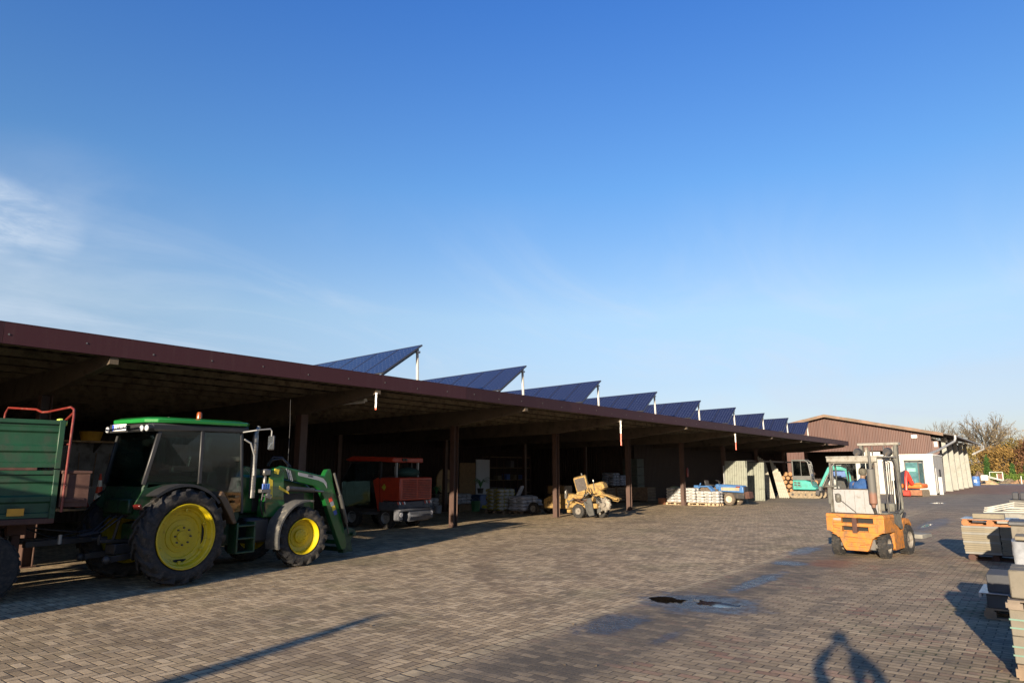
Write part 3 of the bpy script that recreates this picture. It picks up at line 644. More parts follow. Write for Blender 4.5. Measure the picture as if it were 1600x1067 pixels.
for k, (x,y,wd,h) in enumerate(((-5.9,138,1.7,1.55),(-4.5,139,1.5,1.4),(-3.2,138,1.6,1.5),(-1.8,139,1.6,1.6),(-7.7,150,2.,1.7))):
    rn_ = random.Random(k+60); t = root('hedge_shrub', ['leftmost clipped green shrub right of the white frame','second clipped green shrub from the white frame','third clipped green shrub from the white frame','green shrub just outside the right edge','green shrub behind the white frame'][k], 'shrub', (x,y,0), 0, 'green shrubs at the far end of the yard')
    b = MB(); b.tube([(0,0,0),(0,0,h*.5)],[.05,.03],5); b.build('trunk', m_bark, t)
    cs = [Vector((rn_.uniform(-.5,.5)*wd, rn_.uniform(-.5,.5)*wd, h*(.25+.75*rn_.random()))) for _ in range(60)]
    b = MB(); leaves(b, cs, 16, .12, .09, rn_); b.build('crown', m_hedge, t, smooth=0, fix=False)
# low weeds along the far border
b = MB(); leaves(b, [Vector((rnd.uniform(-9,0), 133+rnd.random()*3, .08)) for _ in range(200)], 12, .12, .09, rnd, (1,1,.5)); b.v = [Vector((p.x,p.y,max(.0,p.z))) for p in b.v]
tag(b.build('ground_cover', m_hedge, smooth=0, fix=False), 'low green ground cover along the far border of the yard', 'ground cover', kind='stuff')
# blue barrel
t = root('blue_barrel','blue plastic barrel with white patches behind the last concrete pier','barrel',(-8.25,111.8,0),90)
m_bar = mat('barrel_blue',(.05,.12,.30),.4); b = MB(); b.lathe([(.001,0),(.40,0),(.43,.04),(.44,.30),(.46,.33),(.44,.36),(.45,.75),(.47,.78),(.45,.81),(.42,1.2),(.40,1.24),(.001,1.24)]); b.build('body', m_bar, t)
b = MB(); b.box(-.2,.1,-.47,-.44,.45,.8); b.build('sticker', m_white, t)
def mound(name, x, y, rx, ry, h, m, lb, cat, sd):
    rn_ = random.Random(sd); b = MB(); vv = []; N, Kk = 22, 8
    for i in range(Kk+1):
        u = i/Kk
        for k in range(N):
            a = 6.283*k/N; j = 1+.18*math.sin(3*a+sd)+.1*rn_.uniform(-1,1); vv.append((rx*u*j*math.cos(a), ry*u*j*math.sin(a), h*(1-u)**.8*(1+.2*rn_.uniform(-1,1)) if i else h))
    b.add(vv, [(i*N+k, i*N+(k+1)%N, (i+1)*N+(k+1)%N, (i+1)*N+k) for i in range(Kk) for k in range(N)])
    return tag(b.build(name, m, None, smooth=20, loc=(x,y,-.02)), lb, cat)
m_soil = mat('soil',(.12,.08,.05),.95,var=.35,scale=3,bump=.6,bscale=8)
mound('soil_mound',-8.9,127,1.6,3,1.9,m_soil,'dark brown soil mound with branches behind the blue barrel','soil mound',1)
mound('sand_mound',-7.6,123,1.1,2.0,.85,mat('sand',(.34,.24,.13),.95,bump=.5,bscale=9),'light tan sand mound right of the blue barrel','sand mound',2)
mound('compost_mound',-5.6,134,1.5,1.5,.75,mat('compost',(.13,.10,.06),.95,var=.4,scale=4,bump=.6,bscale=8),'low brown compost mound in front of the white frame','compost mound',3)
mound('leaf_heap',-4.1,133,1.5,1,.7,mat('dead_leaves',(.20,.12,.06),.95,var=.4,scale=4,bump=.6,bscale=8),'low reddish leaf heap right of the white frame','leaf heap',4)
mound('shrub_heap',-2.0,132,1.6,1,.65,mat('compost2',(.15,.11,.06),.95,var=.4,scale=4,bump=.6,bscale=8),'low brown heap at the far right edge of the yard','heap',5)
tag(MB().obox((0,0,.3),(.9,.5,.6)).sack((0,0,.62),(.95,.6,.3)).build('white_sack', m_white, None, bevel=.05, loc=(-7.75,119.2,.62)), 'white sack lying on the light tan sand mound', 'sack')
t = root('frame_stand','white slatted steel frame stand like a small goal at the far end of the yard','frame stand',(-7.3,136,0),90)
b = MB()
for p0,p1 in (((-.8,0,1.75),(.9,0,1.75)),((-.8,0,1.75),(-.8,0,.9)),((.9,0,1.75),(.9,0,0)),((.9,.8,1.7),(.9,.8,0)),((.9,0,1.75),(.9,.8,1.7)),((-1.2,0,.95),(.9,0,.35)),((-1.1,0,1.1),(.9,0,.5))): b.beam(p0,p1,.08,.08)
b.build('frame', m_white, t)
for x in (0.1,.3,.5,.7):
    b = MB(); b.box(x,x+.12,-.02,.02,.5,1.5); b.build('slat', m_red if x>.2 else m_white, t)
t = root('garden_post','thin white garden post right of the small conifer','post',(-3.9,131,0),90); MB().box(-.05,.05,-.05,.05,0,1.1).box(-.07,.07,-.07,.07,1.1,1.16).build('post', m_white, t)
# ================================================================ WHEELS
def tyre_mb(r, w, rr, lugs=20, lugh=.045, block=False):
    """axis = y, centred at the origin; chevron lugs like a tractor tyre"""
    b = MB(); h = w/2; rt = r-lugh
    b.lathe([(rr,-h*.80),(rr+.03,-h*.93),(rr+(rt-rr)*.45,-h*1.0),(rt-.05,-h*.93),(rt-.008,-h*.72),(rt,0),(rt-.008,h*.72),(rt-.05,h*.93),(rr+(rt-rr)*.45,h*1.0),(rr+.03,h*.93),(rr,h*.80),(rr-.02,h*.55),(rr-.02,-h*.55)], axis='y', n=48, closed=True)
    for k in range(lugs):
        for s in (-1, 1):
            a0 = 2*math.pi*(k+(.5 if s > 0 else 0))/lugs; sw = 2*math.pi/lugs
            # bar running from the centre line to the shoulder, swept backwards
            tw = sw*(.30 if not block else .38); vv = []
            for (y, da, r0, r1) in ((s*h*.03,0,rt-.01,r),(s*h*.55,sw*.55,rt-.02,r-.004),(s*h*.97,sw*.85,rt-.06,r-.035),(s*h*1.0,sw*.95,rt-.15,rt-.10)):
                for q, e in ((-tw/2,0),(tw/2,0)):
                    for rd in (r0, r1): a = a0+da+q; vv.append((rd*math.cos(a), y, rd*math.sin(a)))
            ff = []
            for i in range(3):
                o = i*4; ff += [(o+1,o+3,o+7,o+5),(o,o+1,o+5,o+4),(o+2,o+6,o+7,o+3),(o,o+4,o+6,o+2)]
            ff += [(0,2,3,1),(12,13,15,14)]; b.add(vv, ff)
    return b
def slick_mb(r, w, rr, grooves=0, treads=0):
    b = MB(); h = w/2
    b.lathe([(rr,-h*.8),(rr+.02,-h*.95),((r+rr)/2,-h),(r-.03,-h*.92),(r-.004,-h*.74),(r,0),(r-.004,h*.74),(r-.03,h*.92),((r+rr)/2,h),(rr+.02,h*.95),(rr,h*.8),(rr-.01,h*.5),(rr-.01,-h*.5)], axis='y', n=36, closed=True)
    for k in range(treads):
        a = 2*math.pi*k/treads; K = b.M; b.M = Matrix.Rotation(a,4,'Y')
        for s in (-1,1): b.box(r-.012,r+.010,s*h*.06,s*h*.86,-math.pi*r/treads*.55,math.pi*r/treads*.55)
        b.M = K
    return b
def wheel(parent, c, r, w, rr, rimm, side=-1, steer=0, lugs=0, dish=None, bolts=8, treads=0, name='wheel', hubm=None, lugh=.045):
    b = tyre_mb(r, w, rr, lugs, lugh) if lugs else slick_mb(r, w, rr, treads=treads)
    o = b.build(name, m_tyre, parent, loc=c, rot=(0,random.random()*.3,steer))
    h = w/2; b = MB(); s = side
    dish = dish or [(1.0,.80,),(.985,.90),(.95,.90),(.92,.72),(.88,.66),(.86,.30),(.62,.18),(.60,.34),(.36,.38),(.34,.46),(.17,.46),(.17,.62),(.001,.62)]
    b.lathe([(q*rr, s*h*t_) for q, t_ in dish], axis='y', n=40)
    b.lathe([(rr*.86,s*h*.30),(rr*.9,-s*h*.5),(rr*.99,-s*h*.85)], axis='y', n=32)
    for k in range(bolts):
        a = 2*math.pi*k/bolts; y0 = s*h*.38; b.cyl((rr*.26*math.cos(a),y0,rr*.26*math.sin(a)),(rr*.26*math.cos(a),y0+s*.03,rr*.26*math.sin(a)),rr*.03,n=6,m=1)
    b.build('rim', [rimm, hubm or m_dark], o)
    return o
# ================================================================ TRACTOR
T = root('tractor','green tractor with yellow wheels, glazed cab and front loader arms in front of the shed','tractor',(-13.44,6.29,0),-6.4)
RR = [(1.0,.92),(.985,.98),(.955,.97),(.94,.84),(.90,.78),(.87,.60),(.85,.42),(.80,.36),(.78,.22),(.66,.16),(.64,.06),(.50,.04),(.49,.10),(.34,.12),(.33,.20),(.16,.20),(.15,.30),(.001,.30)]
def big_wheel(y, s):
    o = wheel(T,(0,y,.84),.84,.46,.575,m_yellow,s,lugs=18,dish=RR,bolts=8,lugh=.05)
    rim = [c for c in bpy.data.objects if c.parent == o][0]
    b = MB()   # dark openings between disc and rim, clamp lugs
    for a0, na in ((-.35,7), (4.45,5)):
        b = MB(); rr_ = .575*.745; vv = []
        for k in range(na+1):
            a = a0+k*.12; hw = .030*math.sin(math.pi*(k+.4)/(na+.8)); vv += [((rr_-hw)*math.cos(a), s*.23*.235, (rr_-hw)*math.sin(a)),((rr_+hw)*math.cos(a), s*.23*.235, (rr_+hw)*math.sin(a))]
        b.add(vv,[(2*k,2*k+1,2*k+3,2*k+2) for k in range(na)]); b.build('rim_slot', mat('slot_black',(.006,.006,.006),.9,var=0), o, smooth=0)
    for k in range(6):
        a = k*1.047+.5; b = MB(); b.obox((.46*math.cos(a), s*.23*.42, .46*math.sin(a)),(.07,.03,.05),(0,-a,0)); b.build('rim_clamp', m_yellow, o, bevel=.006)
    return o
big_wheel(-.87,-1); big_wheel(.87,1)
wheel(T,(2.83,-.82,.62),.62,.36,.375,m_yellow,-1,steer=R(-9),lugs=16,dish=[(1.0,.9),(.98,.98),(.95,.97),(.93,.8),(.88,.55),(.84,.10),(.62,-.05),(.60,.02),(.40,.04),(.38,.34),(.30,.42),(.001,.44)],bolts=8,hubm=m_yellow,lugh=.04)
wheel(T,(2.83,.82,.62),.62,.36,.375,m_yellow,1,steer=R(-9),lugs=16,lugh=.04)
b = MB(); b.prism([(-.45,.55),(-.45,1.05),(.2,1.15),(1.3,1.1),(3.3,1.15),(3.45,.85),(3.2,.62),(1.3,.5)],'y',-.24,.24); b.cyl((0,-.66,.84),(0,.66,.84),.16); b.cyl((2.83,-.62,.62),(2.83,.62,.62),.09)
b.box(2.55,3.1,-.3,.3,.55,.8); b.build('chassis', m_greendk, T, bevel=.02)
b = MB(); b.prism([(1.55,1.15),(1.55,1.93),(2.6,1.88),(3.35,1.74),(3.62,1.55),(3.66,1.1),(3.4,1.02)],'y',-.36,.36); b.build('hood', m_green, T, bevel=.06, seg=2)
b = MB(); b.prism([(3.655,1.12),(3.66,1.48),(3.64,1.5),(3.64,1.12)],'y',-.28,.28); b.box(1.9,3.3,-.372,-.36,1.15,1.5); b.build('grille', m_black, T, bevel=.01)
# cab
b = MB(); b.prism([(-.42,1.15),(-.55,1.55),(-.5,1.75),(.1,1.72),(.75,1.5),(.98,1.0),(1.05,.95),(1.4,.95),(1.45,1.15),(1.42,1.3),(1.1,1.32),(.9,1.65),(.3,1.9),(-.5,1.9),(-.62,1.7),(-.62,1.15)],'y',-.60,.60); b.build('cab_floor', m_greendk, T, bevel=.02)
PIL = {'rear':((-.62,.62,1.75),(-.42,.66,2.74)),'mid':((.42,.70,1.75),(.40,.70,2.74)),'front':((1.46,.62,1.15),(1.30,.66,2.76))}
for (p0,p1) in PIL.values():
    for s in (-1,1):
        b = MB(); b.beam((p0[0],s*p0[1],p0[2]),(p1[0],s*p1[1],p1[2]),.055,.075); b.build('cab_pillar', m_black, T, bevel=.012)
def quad(name, pts, m, th=.006, par=None):
    p = [Vector(q) for q in pts]; n_ = (p[1]-p[0]).cross(p[2]-p[0]).normalized()*th; b = MB()
    N = len(p); b.add([q for q in p]+[q+n_ for q in p],[tuple(range(N)),tuple(range(2*N-1,N-1,-1))]+[(i,N+i,N+(i+1)%N,(i+1)%N) for i in range(N)])
    return b.build(name, m, par or T, smooth=0)
for s in (-1,1):
    quad('door_glass',[(.46,s*.705,1.62),(.45,s*.705,2.72),(1.30,s*.675,2.74),(1.42,s*.655,1.20),(1.0,s*.68,1.16)],m_glass)
    quad('side_window',[(-.58,s*.645,1.80),(-.40,s*.675,2.72),(.38,s*.705,2.72),(.39,s*.705,1.78)],m_glass)
quad('rear_window',[(-.63,-.56,1.72),(-.63,.56,1.72),(-.43,.60,2.72),(-.43,-.60,2.72)],m_glass)
quad('windscreen',[(1.44,-.58,1.35),(1.44,.58,1.35),(1.30,.62,2.74),(1.30,-.62,2.74)],m_glass)
b = MB(); b.prism([(-.60,2.70),(-.62,2.84),(1.45,2.88),(1.45,2.74)],'y',-.72,.72); b.build('roof_lining', m_black, T, bevel=.03)
b = MB(); ol = [(-.64,-.50),(-.50,-.70),(-.1,-.76),(1.35,-.76),(1.52,-.60),(1.52,.60),(1.35,.76),(-.1,.76),(-.50,.70),(-.64,.50)]
n_ = len(ol); vv = [(x,y,2.855+.012*(x+.6)) for x,y in ol]+[(x*1.01,y*1.01,2.925+.012*(x+.6)) for x,y in ol]+[(x*.90+.03,y*.86,2.965+.008*(x+.6)) for x,y in ol]
b.add(vv,[tuple(range(n_))[::-1],tuple(range(2*n_,3*n_))]+[(q*n_+i,q*n_+(i+1)%n_,(q+1)*n_+(i+1)%n_,(q+1)*n_+i) for q in (0,1) for i in range(n_)])
b.build('cab_roof', mat('sunlit_roof_green',(.012,.16,.030),.3,var=.06,coat=.4), T, bevel=.012, smooth=25)  # tractor green brightened, so the sunlight is put into the roof colour
# rear lamps and plate
for y in (-.66,-.50,.62):
    b = MB(); b.cyl((-.58,y,2.76),(-.68,y,2.75),.062,.066,16); o = b.build('work_lamp', m_black, T); b = MB(); b.cyl((-.681,y,2.75),(-.692,y,2.75),.056,.05,16); b.build('lens', m_lampglass, o)
b = MB(); b.box(-.70,-.685,-.02,.42,2.72,2.84); o = b.build('number_plate', m_whiteplain, T, bevel=.004)
b = MB(); b.box(-.706,-.7005,.375,.415,2.725,2.835); b.build('blue_band', mat('plate_blue',(.02,.06,.4),.4), o)
text('EL·HL 247', .098, mat('plate_black',(.01,.01,.01),.5), o, (-.7035,.175,2.78), (R(90),0,R(-90)))
b = MB(); b.box(-.70,-.60,-.10,.50,2.69,2.715); b.box(-.69,-.60,.43,.52,2.72,2.84); b.build('plate_holder', m_black, T)
b = MB(); b.lathe([(.001,.13),(.035,.125),(.05,.09),(.052,0)],(.44,-.5,2.99),n=14); b.build('beacon', mat('beacon_orange',(.22,.05,.008),.25), T)
b = MB(); b.cyl((-.12,-.4,2.95),(-.12,-.4,2.99),.02,n=8); b.build('roof_knob', m_dark, T)
# interior
b = MB(); b.obox((.12,0,1.98),(.5,.52,.14)); b.obox((-.14,0,2.28),(.12,.48,.62),(0,R(-8),0)); b.obox((-.18,0,2.62),(.09,.28,.16)); o = b.build('seat', m_black, T, bevel=.04, seg=2)
b = MB(); b.lathe([(.19,-.012),(.205,0),(.19,.012),(.175,0)],n=20,closed=True); b.box(-.17,.17,-.012,.012,-.006,.006); b.cyl((0,0,0),(0,0,-.3),.02,n=8); b.build('steering_wheel', m_black, T, loc=(.78,0,2.08), rot=(0,R(28),0))
b = MB(); b.prism([(.9,1.3),(.95,1.95),(1.12,2.0),(1.3,1.3)],'y',-.2,.2); b.obox((.25,-.42,2.02),(.5,.12,.12)); b.obox((.25,.42,2.02),(.5,.12,.12)); b.build('console', m_dark, T, bevel=.02)
for y in (-.42,-.36): 
    b = MB(); b.cyl((.35,y,2.06),(.38,y,2.22),.01,n=6); b.ball((.38,y,2.24),.022); b.build('lever', m_galv, T)
# rear fenders
def arc_fender(yc, wd, r, a0, a1, cx, cz, m, name, th=.02, lip=.05, n=16, loc=None):
    b = MB(); pr = []
    for i in range(n+1):
        a = R(a0+(a1-a0)*i/n); pr.append((math.cos(a),math.sin(a)))
    vv = []
    for c_, s_ in pr:
        for y, q in ((-wd/2,r-lip),(-wd/2,r),(wd/2,r),(wd/2,r-lip),(wd/2-th,r-lip),(wd/2-th,r-th),(-wd/2+th,r-th),(-wd/2+th,r-lip)): vv.append((cx+c_*q, yc+y, cz+s_*q))
    N = 8; ff = [(i*N+k,i*N+(k+1)%N,(i+1)*N+(k+1)%N,(i+1)*N+k) for i in range(n) for k in range(N)] + [tuple(range(8)), tuple(n*N+k for k in range(8))[::-1]]
    b.add(vv, ff); return b.build(name, m, T)
for s in (-1,1):
    arc_fender(s*.78,.36,.92,38,128,0,.84,m_black,'rear_fender')
    b = MB(); b.prism([(-.75,1.4),(-.6,1.68),(0,1.80),(.55,1.66),(.86,1.25),(.6,1.2),(0,1.2),(-.5,1.2)],'y',s*.60,s*.63); b.build('fender_side', m_greendk, T)
    b = MB(); b.obox((-.82,s*.86,1.38),(.05,.20,.09),(0,R(-25),0)); b.build('tail_lamp', mat('tail_lamp_red',(.10,.012,.01),.25), T, bevel=.01)
b = MB(); b.prism([(.66,1.52),(.74,1.62),(1.0,1.25),(1.10,1.0),(1.02,.98)],'y',-.99,-.62); b.build('fender_extension', mat('bronze_plastic',(.07,.045,.025),.35), T, bevel=.015)
# front fenders
for s in (-1,1):
    arc_fender(s*.84,.40,.76,78,196,2.83,.62,mat('fender_grey',(.065,.064,.060),.55,dirt=(.2,.18,.14),da=.25),'front_fender',lip=.04)
    b = MB(); b.beam((2.83,s*.45,.75),(2.75,s*.62,1.34),.05,.05); b.build('fender_bracket', m_dark, T)
# exhaust
b = MB(); b.tube([(1.70,-.60,1.45),(1.70,-.60,2.70),(1.71,-.60,2.78),(1.77,-.60,2.90)],[.062,.062,.045,.04],14); o = b.build('exhaust', m_steel, T)
b = MB()
for k in range(34): b.lathe([(.0645,-.006),(.068,0),(.0645,.006)],(1.70,-.60,1.62+k*.03),n=14)
b.build('heat_shield', mat('ribbed_steel',(.12,.118,.11),.5,.6), o)
b = MB(); b.tube([(1.36,-.70,2.62),(1.5,-.72,2.55),(1.62,-.7,2.3),(1.66,-.68,1.9)],.018,8); b.build('hand_rail', m_galv, T)
# mirrors
for s in (-1,1):
    b = MB(); b.tube([(1.30,s*.70,2.76),(1.42,s*.98,2.80),(1.72,s*1.02,2.84),(1.76,s*1.02,2.80),(1.76,s*1.02,2.66)],.014,8); o = b.build('mirror_arm', m_galv, T)
    b = MB(); b.obox((1.77,s*1.02,2.56),(.05,.17,.30)); m2_ = b.build('mirror', m_black, o, bevel=.025, seg=2)
    b = MB(); b.box(1.738,1.744,s*1.02-.07,s*1.02+.07,2.43,2.69); b.build('mirror_glass', mat('mirror_glass',(.35,.4,.45),.03,.9,var=0), o)
# steps and tank
for s in (-1,1):
    b = MB(); b.box(1.12,1.16,s*.72,s*.98,.42,1.0); b.box(1.52,1.56,s*.72,s*.98,.42,1.0)
    for z in (.44,.70,.94): b.box(1.14,1.54,s*.74,s*.99,z-.02,z+.01)
    b.build('step', m_greendk, T, bevel=.006)
    b = MB(); b.box(1.6,2.15,s*.30,s*.66,.55,1.05); b.build('tank', m_black, T, bevel=.05)
# hitch
for s in (-1,1):
    b = MB(); b.beam((-.1,s*.32,.55),(-1.0,s*.42,.50),.05,.10); b.beam((-.55,s*.38,.52),(-.45,s*.30,1.15),.05,.05); b.ball((-1.02,s*.42,.5),.07); b.build('lower_link', m_dark, T, bevel=.006)
b = MB(); b.box(-.75,-.4,-.16,.16,.55,.72); b.beam((-.4,0,.75),(-.95,0,.78),.10,.06); b.cyl((-.95,0,.72),(-.95,0,.9),.03,n=8); b.build('hitch', m_dark, T, bevel=.01)
b = MB(); b.box(-.72,-.62,-.4,.4,1.25,1.5); b.build('rear_plate', m_greendk, T, bevel=.02)
for y in (-.2,0,.2):
    b = MB(); b.cyl((-.62,y,1.2),(-.7,y,1.2),.03,n=8); b.tube([(-.7,y,1.2),(-1.0,y*.7,.95),(-1.3,y*.4,.9)],.012,6); b.build('hydraulic_hose', m_black, T)
# loader
m_decal = mat('decal_white',(.24,.25,.265),.35,var=.05)
for s in (-1,1):
    y0, y1 = s*.50, s*.64
    b = MB(); b.prism([(1.95,1.05),(2.02,1.75),(2.10,2.02),(2.30,2.08),(2.44,1.95),(2.46,1.5),(2.55,1.05)],'y',s*.46,s*.68); o = b.build('loader_mast', m_green, T, bevel=.015)
    b = MB(); b.box(2.1,2.5,s*.30,s*.46,.7,1.2); b.build('mast_bracket', m_greendk, o)
    b = MB(); b.prism([(2.18,1.90),(2.22,2.05),(2.36,2.10),(3.45,1.90),(3.62,1.88),(3.70,2.02),(3.80,2.04),(3.86,1.9),(3.90,1.72),(4.30,.72),(4.42,.32),(4.40,.20),(4.28,.18),(4.20,.30),(3.62,1.42),(3.50,1.58),(3.35,1.66)],'y',y0,y1); o = b.build('loader_arm', m_green, T, bevel=.012)
    if s < 0:
        
        b = MB(); b.prism([(2.86,1.89),(3.45,1.78),(3.62,1.72),(3.72,1.60),(3.70,1.72),(3.60,1.82),(3.40,1.875),(2.84,1.965)],'y',y1-.004,y1+.0); b.build('decal', m_decal, o, smooth=0)
        text('640R', .07, mat('decal_dark',(.03,.04,.04),.4), o, (3.20,y1-.006,1.875), (R(90),R(9),0))
        for q, mm in ((0,m_mr),(1,m_decal),(2,mat('decal_yellow',(.55,.42,.03),.4)),(3,mat('decal_blue',(.03,.07,.3),.4))):
            b = MB(); x = 3.78+q*.055; z = 1.38-q*.10; b.prism([(x,z),(x+.09,z+.03),(x+.13,z-.07),(x+.04,z-.10)],'y',y1-.004,y1-.001); b.build('decal', mm, o, smooth=0)
    b = MB(); b.cyl((2.52,s*.72,1.62),(3.25,s*.72,1.56),.055,n=14); c_ = b.build('lift_cylinder', m_dark, T); b = MB(); b.cyl((3.25,s*.72,1.56),(3.58,s*.66,1.53),.028,n=10,m=0); b.build('piston_rod', m_steel, c_)
    b = MB(); b.cyl((3.84,s*.72,1.94),(4.12,s*.72,1.30),.026,n=10); b.build('piston_rod', m_steel, T); b = MB(); b.cyl((4.06,s*.72,1.44),(4.30,s*.72,.80),.045,n=12); b.cyl((4.30,s*.72,.80),(4.38,s*.72,.55),.02,n=8); b.build('tilt_cylinder', mat('cylinder_grey',(.07,.07,.065),.4,.5), T)
b = MB(); b.cyl((3.6,-.5,1.6),(3.6,.5,1.6),.07,n=12); b.cyl((4.3,-.62,.35),(4.3,.62,.35),.05,n=10); b.build('cross_tube', m_green, T)
b = MB()
for s in (-1,1): b.prism([(4.36,.10),(4.34,.62),(4.48,.68),(4.72,.62),(4.78,.50),(4.60,.40),(4.68,.12)],'y',s*.42,s*.60)
b.cyl((4.6,-.7,.52),(4.6,.7,.52),.04,n=10); b.box(4.44,4.52,-.6,.6,.12,.22); b.build('tool_carrier', m_greendk, T, bevel=.01)
for k in range(3):
    b = MB(); b.obox((2.55+k*.05,-.652,1.93-k*.02),(.022,.012,.24),(0,R(-22),0)); b.build('clip_strip', m_decal, T)
b = MB(); b.tube([(2.2,-.45,2.1),(2.25,-.5,2.22),(2.45,-.55,2.25),(2.7,-.56,2.08)],.02,6); b.tube([(2.2,-.40,2.1),(2.3,-.45,2.28),(2.5,-.5,2.28),(2.75,-.5,2.08)],.02,6); b.build('hydraulic_hose', m_black, T)
b = MB(); b.obox((2.22,-.690,1.98),(.12,.012,.10),(0,R(12),0)); b.build('warning_sticker', mat('decal_yellow',(.55,.42,.03),.4), T)
b = MB(); b.prism([(2.08,1.45),(2.16,1.45),(2.14,1.80),(2.04,1.85)],'y',-.684,-.681); b.prism([(2.30,1.62),(2.6,1.5),(2.56,1.56),(2.32,1.68)],'y',-.684,-.681); b.build('decal', mat('decal_yellow',(.55,.42,.03),.4), T, smooth=0)
b = MB(); b.box(1.88,2.06,-.72,-.56,1.90,2.03); b.box(1.93,2.0,-.68,-.6,1.62,1.9); b.build('coupler_block', m_steel, T, bevel=.02)
b = MB()
for k in range(4): b.cyl((1.86+k*.05,-.73,1.62),(1.86+k*.05,-.73,1.73),.017,n=8)
b.build('blue_cap', mat('cap_blue',(.03,.09,.33),.35), T)
b = MB(); b.box(1.82,2.06,-.74,-.62,1.55,1.62); b.cyl((2.0,-.76,1.50),(2.0,-.70,1.50),.05,n=10); b.tube([(1.84,-.74,1.5),(2.05,-.76,1.42),(2.08,-.74,1.5)],.014,6); b.build('valve_block', m_steel, T, bevel=.006)
b = MB(); b.tube([(1.9,-.70,1.55),(1.84,-.72,1.3),(1.95,-.66,1.1),(2.05,-.55,1.0)],.016,6); b.tube([(1.98,-.70,1.55),(1.94,-.72,1.3),(2.02,-.66,1.1),(2.1,-.5,1.0)],.016,6); b.build('hydraulic_hose', m_black, T)
b = MB(); b.cyl((2.62,-.56,2.05),(2.62,-.56,2.12),.02,n=8); b.tube([(2.62,-.56,2.1),(2.62,-.55,3.0),(2.60,-.54,3.55)],[.007,.005,.003],5); b.build('antenna', m_dark, T)
# ================================================================ TRAILER
m_tr = mat('trailer_green',(.006,.043,.019),.5,var=.25,scale=1.5,dirt=(.012,.022,.014),da=.4)
def make_trailer(loc, head, lb):
    t = root('tipping_trailer', lb, 'trailer', loc, head, 'green tipping trailers')
    def ribbed(x0, x1, z0, z1, y, s, tilt=.0):
        H = z1-z0; pr = [(0,0),(.035,0),(.035,.09),(.0,.11),(0,.30),(.03,.34),(.03,.44),(0,.48),(0,.72),(.03,.76),(.03,.84),(0,.86),(0,.91),(.045,.92),(.045,1),(-.03,1),(-.03,0)]
        return [(y-s*o+0*tilt, z0+u*H) for o, u in pr]
    for z0, z1 in ((1.27,2.00),(2.05,2.80)):
        b = MB(); b.prism(ribbed(0,0,z0,z1,0,1),'x',-3.6,.50); b.build('side_board', m_tr, t, smooth=0)
        b = MB(); b.prism(ribbed(0,0,z0,z1,2.3,-1),'x',-3.6,.50); b.build('side_board', m_tr, t, smooth=0)
        b = MB(); b.box(.46,.50,.02,2.28,z0,z1); 
        for z in (z0+.2,z0+.45,z0+.68): b.box(.50,.53,.06,2.24,z-.05,z+.05)
        b.build('front_board', m_tr, t, bevel=.008); b = MB(); b.box(-3.6,-3.56,.02,2.28,z0,z1); b.build('tail_board', m_tr, t)
        for x in (.44,-3.54,-1.6):
            b = MB(); b.box(x,x+.08,-.055,.02,z0-.02,z1+.01); b.build('stanchion', m_tr, t, bevel=.006)
    b = MB(); b.box(-3.6,.52,-.05,2.35,1.17,1.26); b.box(-3.5,.4,.6,.75,1.08,1.17); b.box(-3.5,.4,1.55,1.7,1.08,1.17); b.build('bed', m_rust, t, bevel=.01)
    b = MB(); b.box(-1.2,.2,-.056,-.05,2.005,2.045); b.build('ledge', m_rust, t)
    b = MB(); b.box(-.12,.10,-.062,-.056,1.31,1.42); b.build('reflector', mat('reflector_amber',(.5,.25,.02),.3), t)
    for x in (-.36,-2.9):
        for y, s in ((.06,-1),(2.1,1)): wheel(t,(x,y+.1,.52),.52,.28,.26,m_galv,s,treads=26)
        b = MB(); b.cyl((x,.2,.52),(x,2.1,.52),.06,n=10); b.box(x-.4,x+.4,.6,.72,.6,.95); b.box(x-.4,x+.4,1.58,1.7,.6,.95); b.build('axle', m_rust, t)
    b = MB(); b.box(.08,.19,.50,.60,.38,1.0); b.box(.0,.26,.46,.64,.98,1.18); b.build('prop_leg', m_rust, t, bevel=.006)
    b = MB(); b.beam((.3,.75,.80),(1.35,1.10,.80),.10,.10); b.beam((.3,1.5,.80),(1.35,1.10,.80),.10,.10); b.beam((1.3,1.1,.8),(1.62,1.1,.80),.08,.06); b.build('drawbar', m_dark, t, bevel=.01)
    b = MB(); b.tube([(.2,1.0,1.1),(.7,1.05,1.0),(1.2,1.15,.92),(1.6,1.2,1.0)],.016,6); b.tube([(.2,1.2,1.1),(.8,1.2,.85),(1.3,1.2,.95)],.014,6); b.build('hose', m_black, t)
    b = MB(); b.cyl((.75,.5,.8),(.75,.5,.95),.03,n=8); b.build('valve', m_galv, t)
    b = MB(); b.tube([(.02,2.15,2.75),(.03,2.15,3.02),(.06,2.10,3.12),(.32,1.2,3.05),(.37,.98,2.99),(.42,.80,2.99),(.58,.02,3.03),(.60,-.10,2.99),(.60,-.14,2.88),(.58,-.14,1.35)],.019,10); b.tube([(.60,-.10,2.93),(.56,.26,2.80)],.02,8); b.tube([(.58,-.14,2.42),(.58,.8,2.42)],.014,8); b.build('ladder_hoop', m_red, t)
    b = MB(); b.cyl((.52,.26,2.78),(.6,.26,2.78),.05,n=12); b.box(.46,.5,.1,.3,2.78,2.84); b.build('hoop_clamp', mat('clamp_lime',(.45,.60,.12),.4), t)
    b = MB(); b.box(.56,.95,-.1,1.3,1.42,1.98); b.box(.54,.97,-.12,1.32,1.95,2.0); b.box(.6,.9,-.115,-.1,1.5,1.56); b.build('toolbox', m_rust, t, bevel=.015)
    return t
make_trailer((-12.78,3.87,0),7,'green ribbed tipping trailer with red hoop, coupled behind the green tractor')
make_trailer((-10.35,-1.55,0),-13.6,'second green tipping trailer, unseen, added left of the picture to cast the shadow edge')  # unseen copy, turned along the sun to cast the shadow edge by the tractor
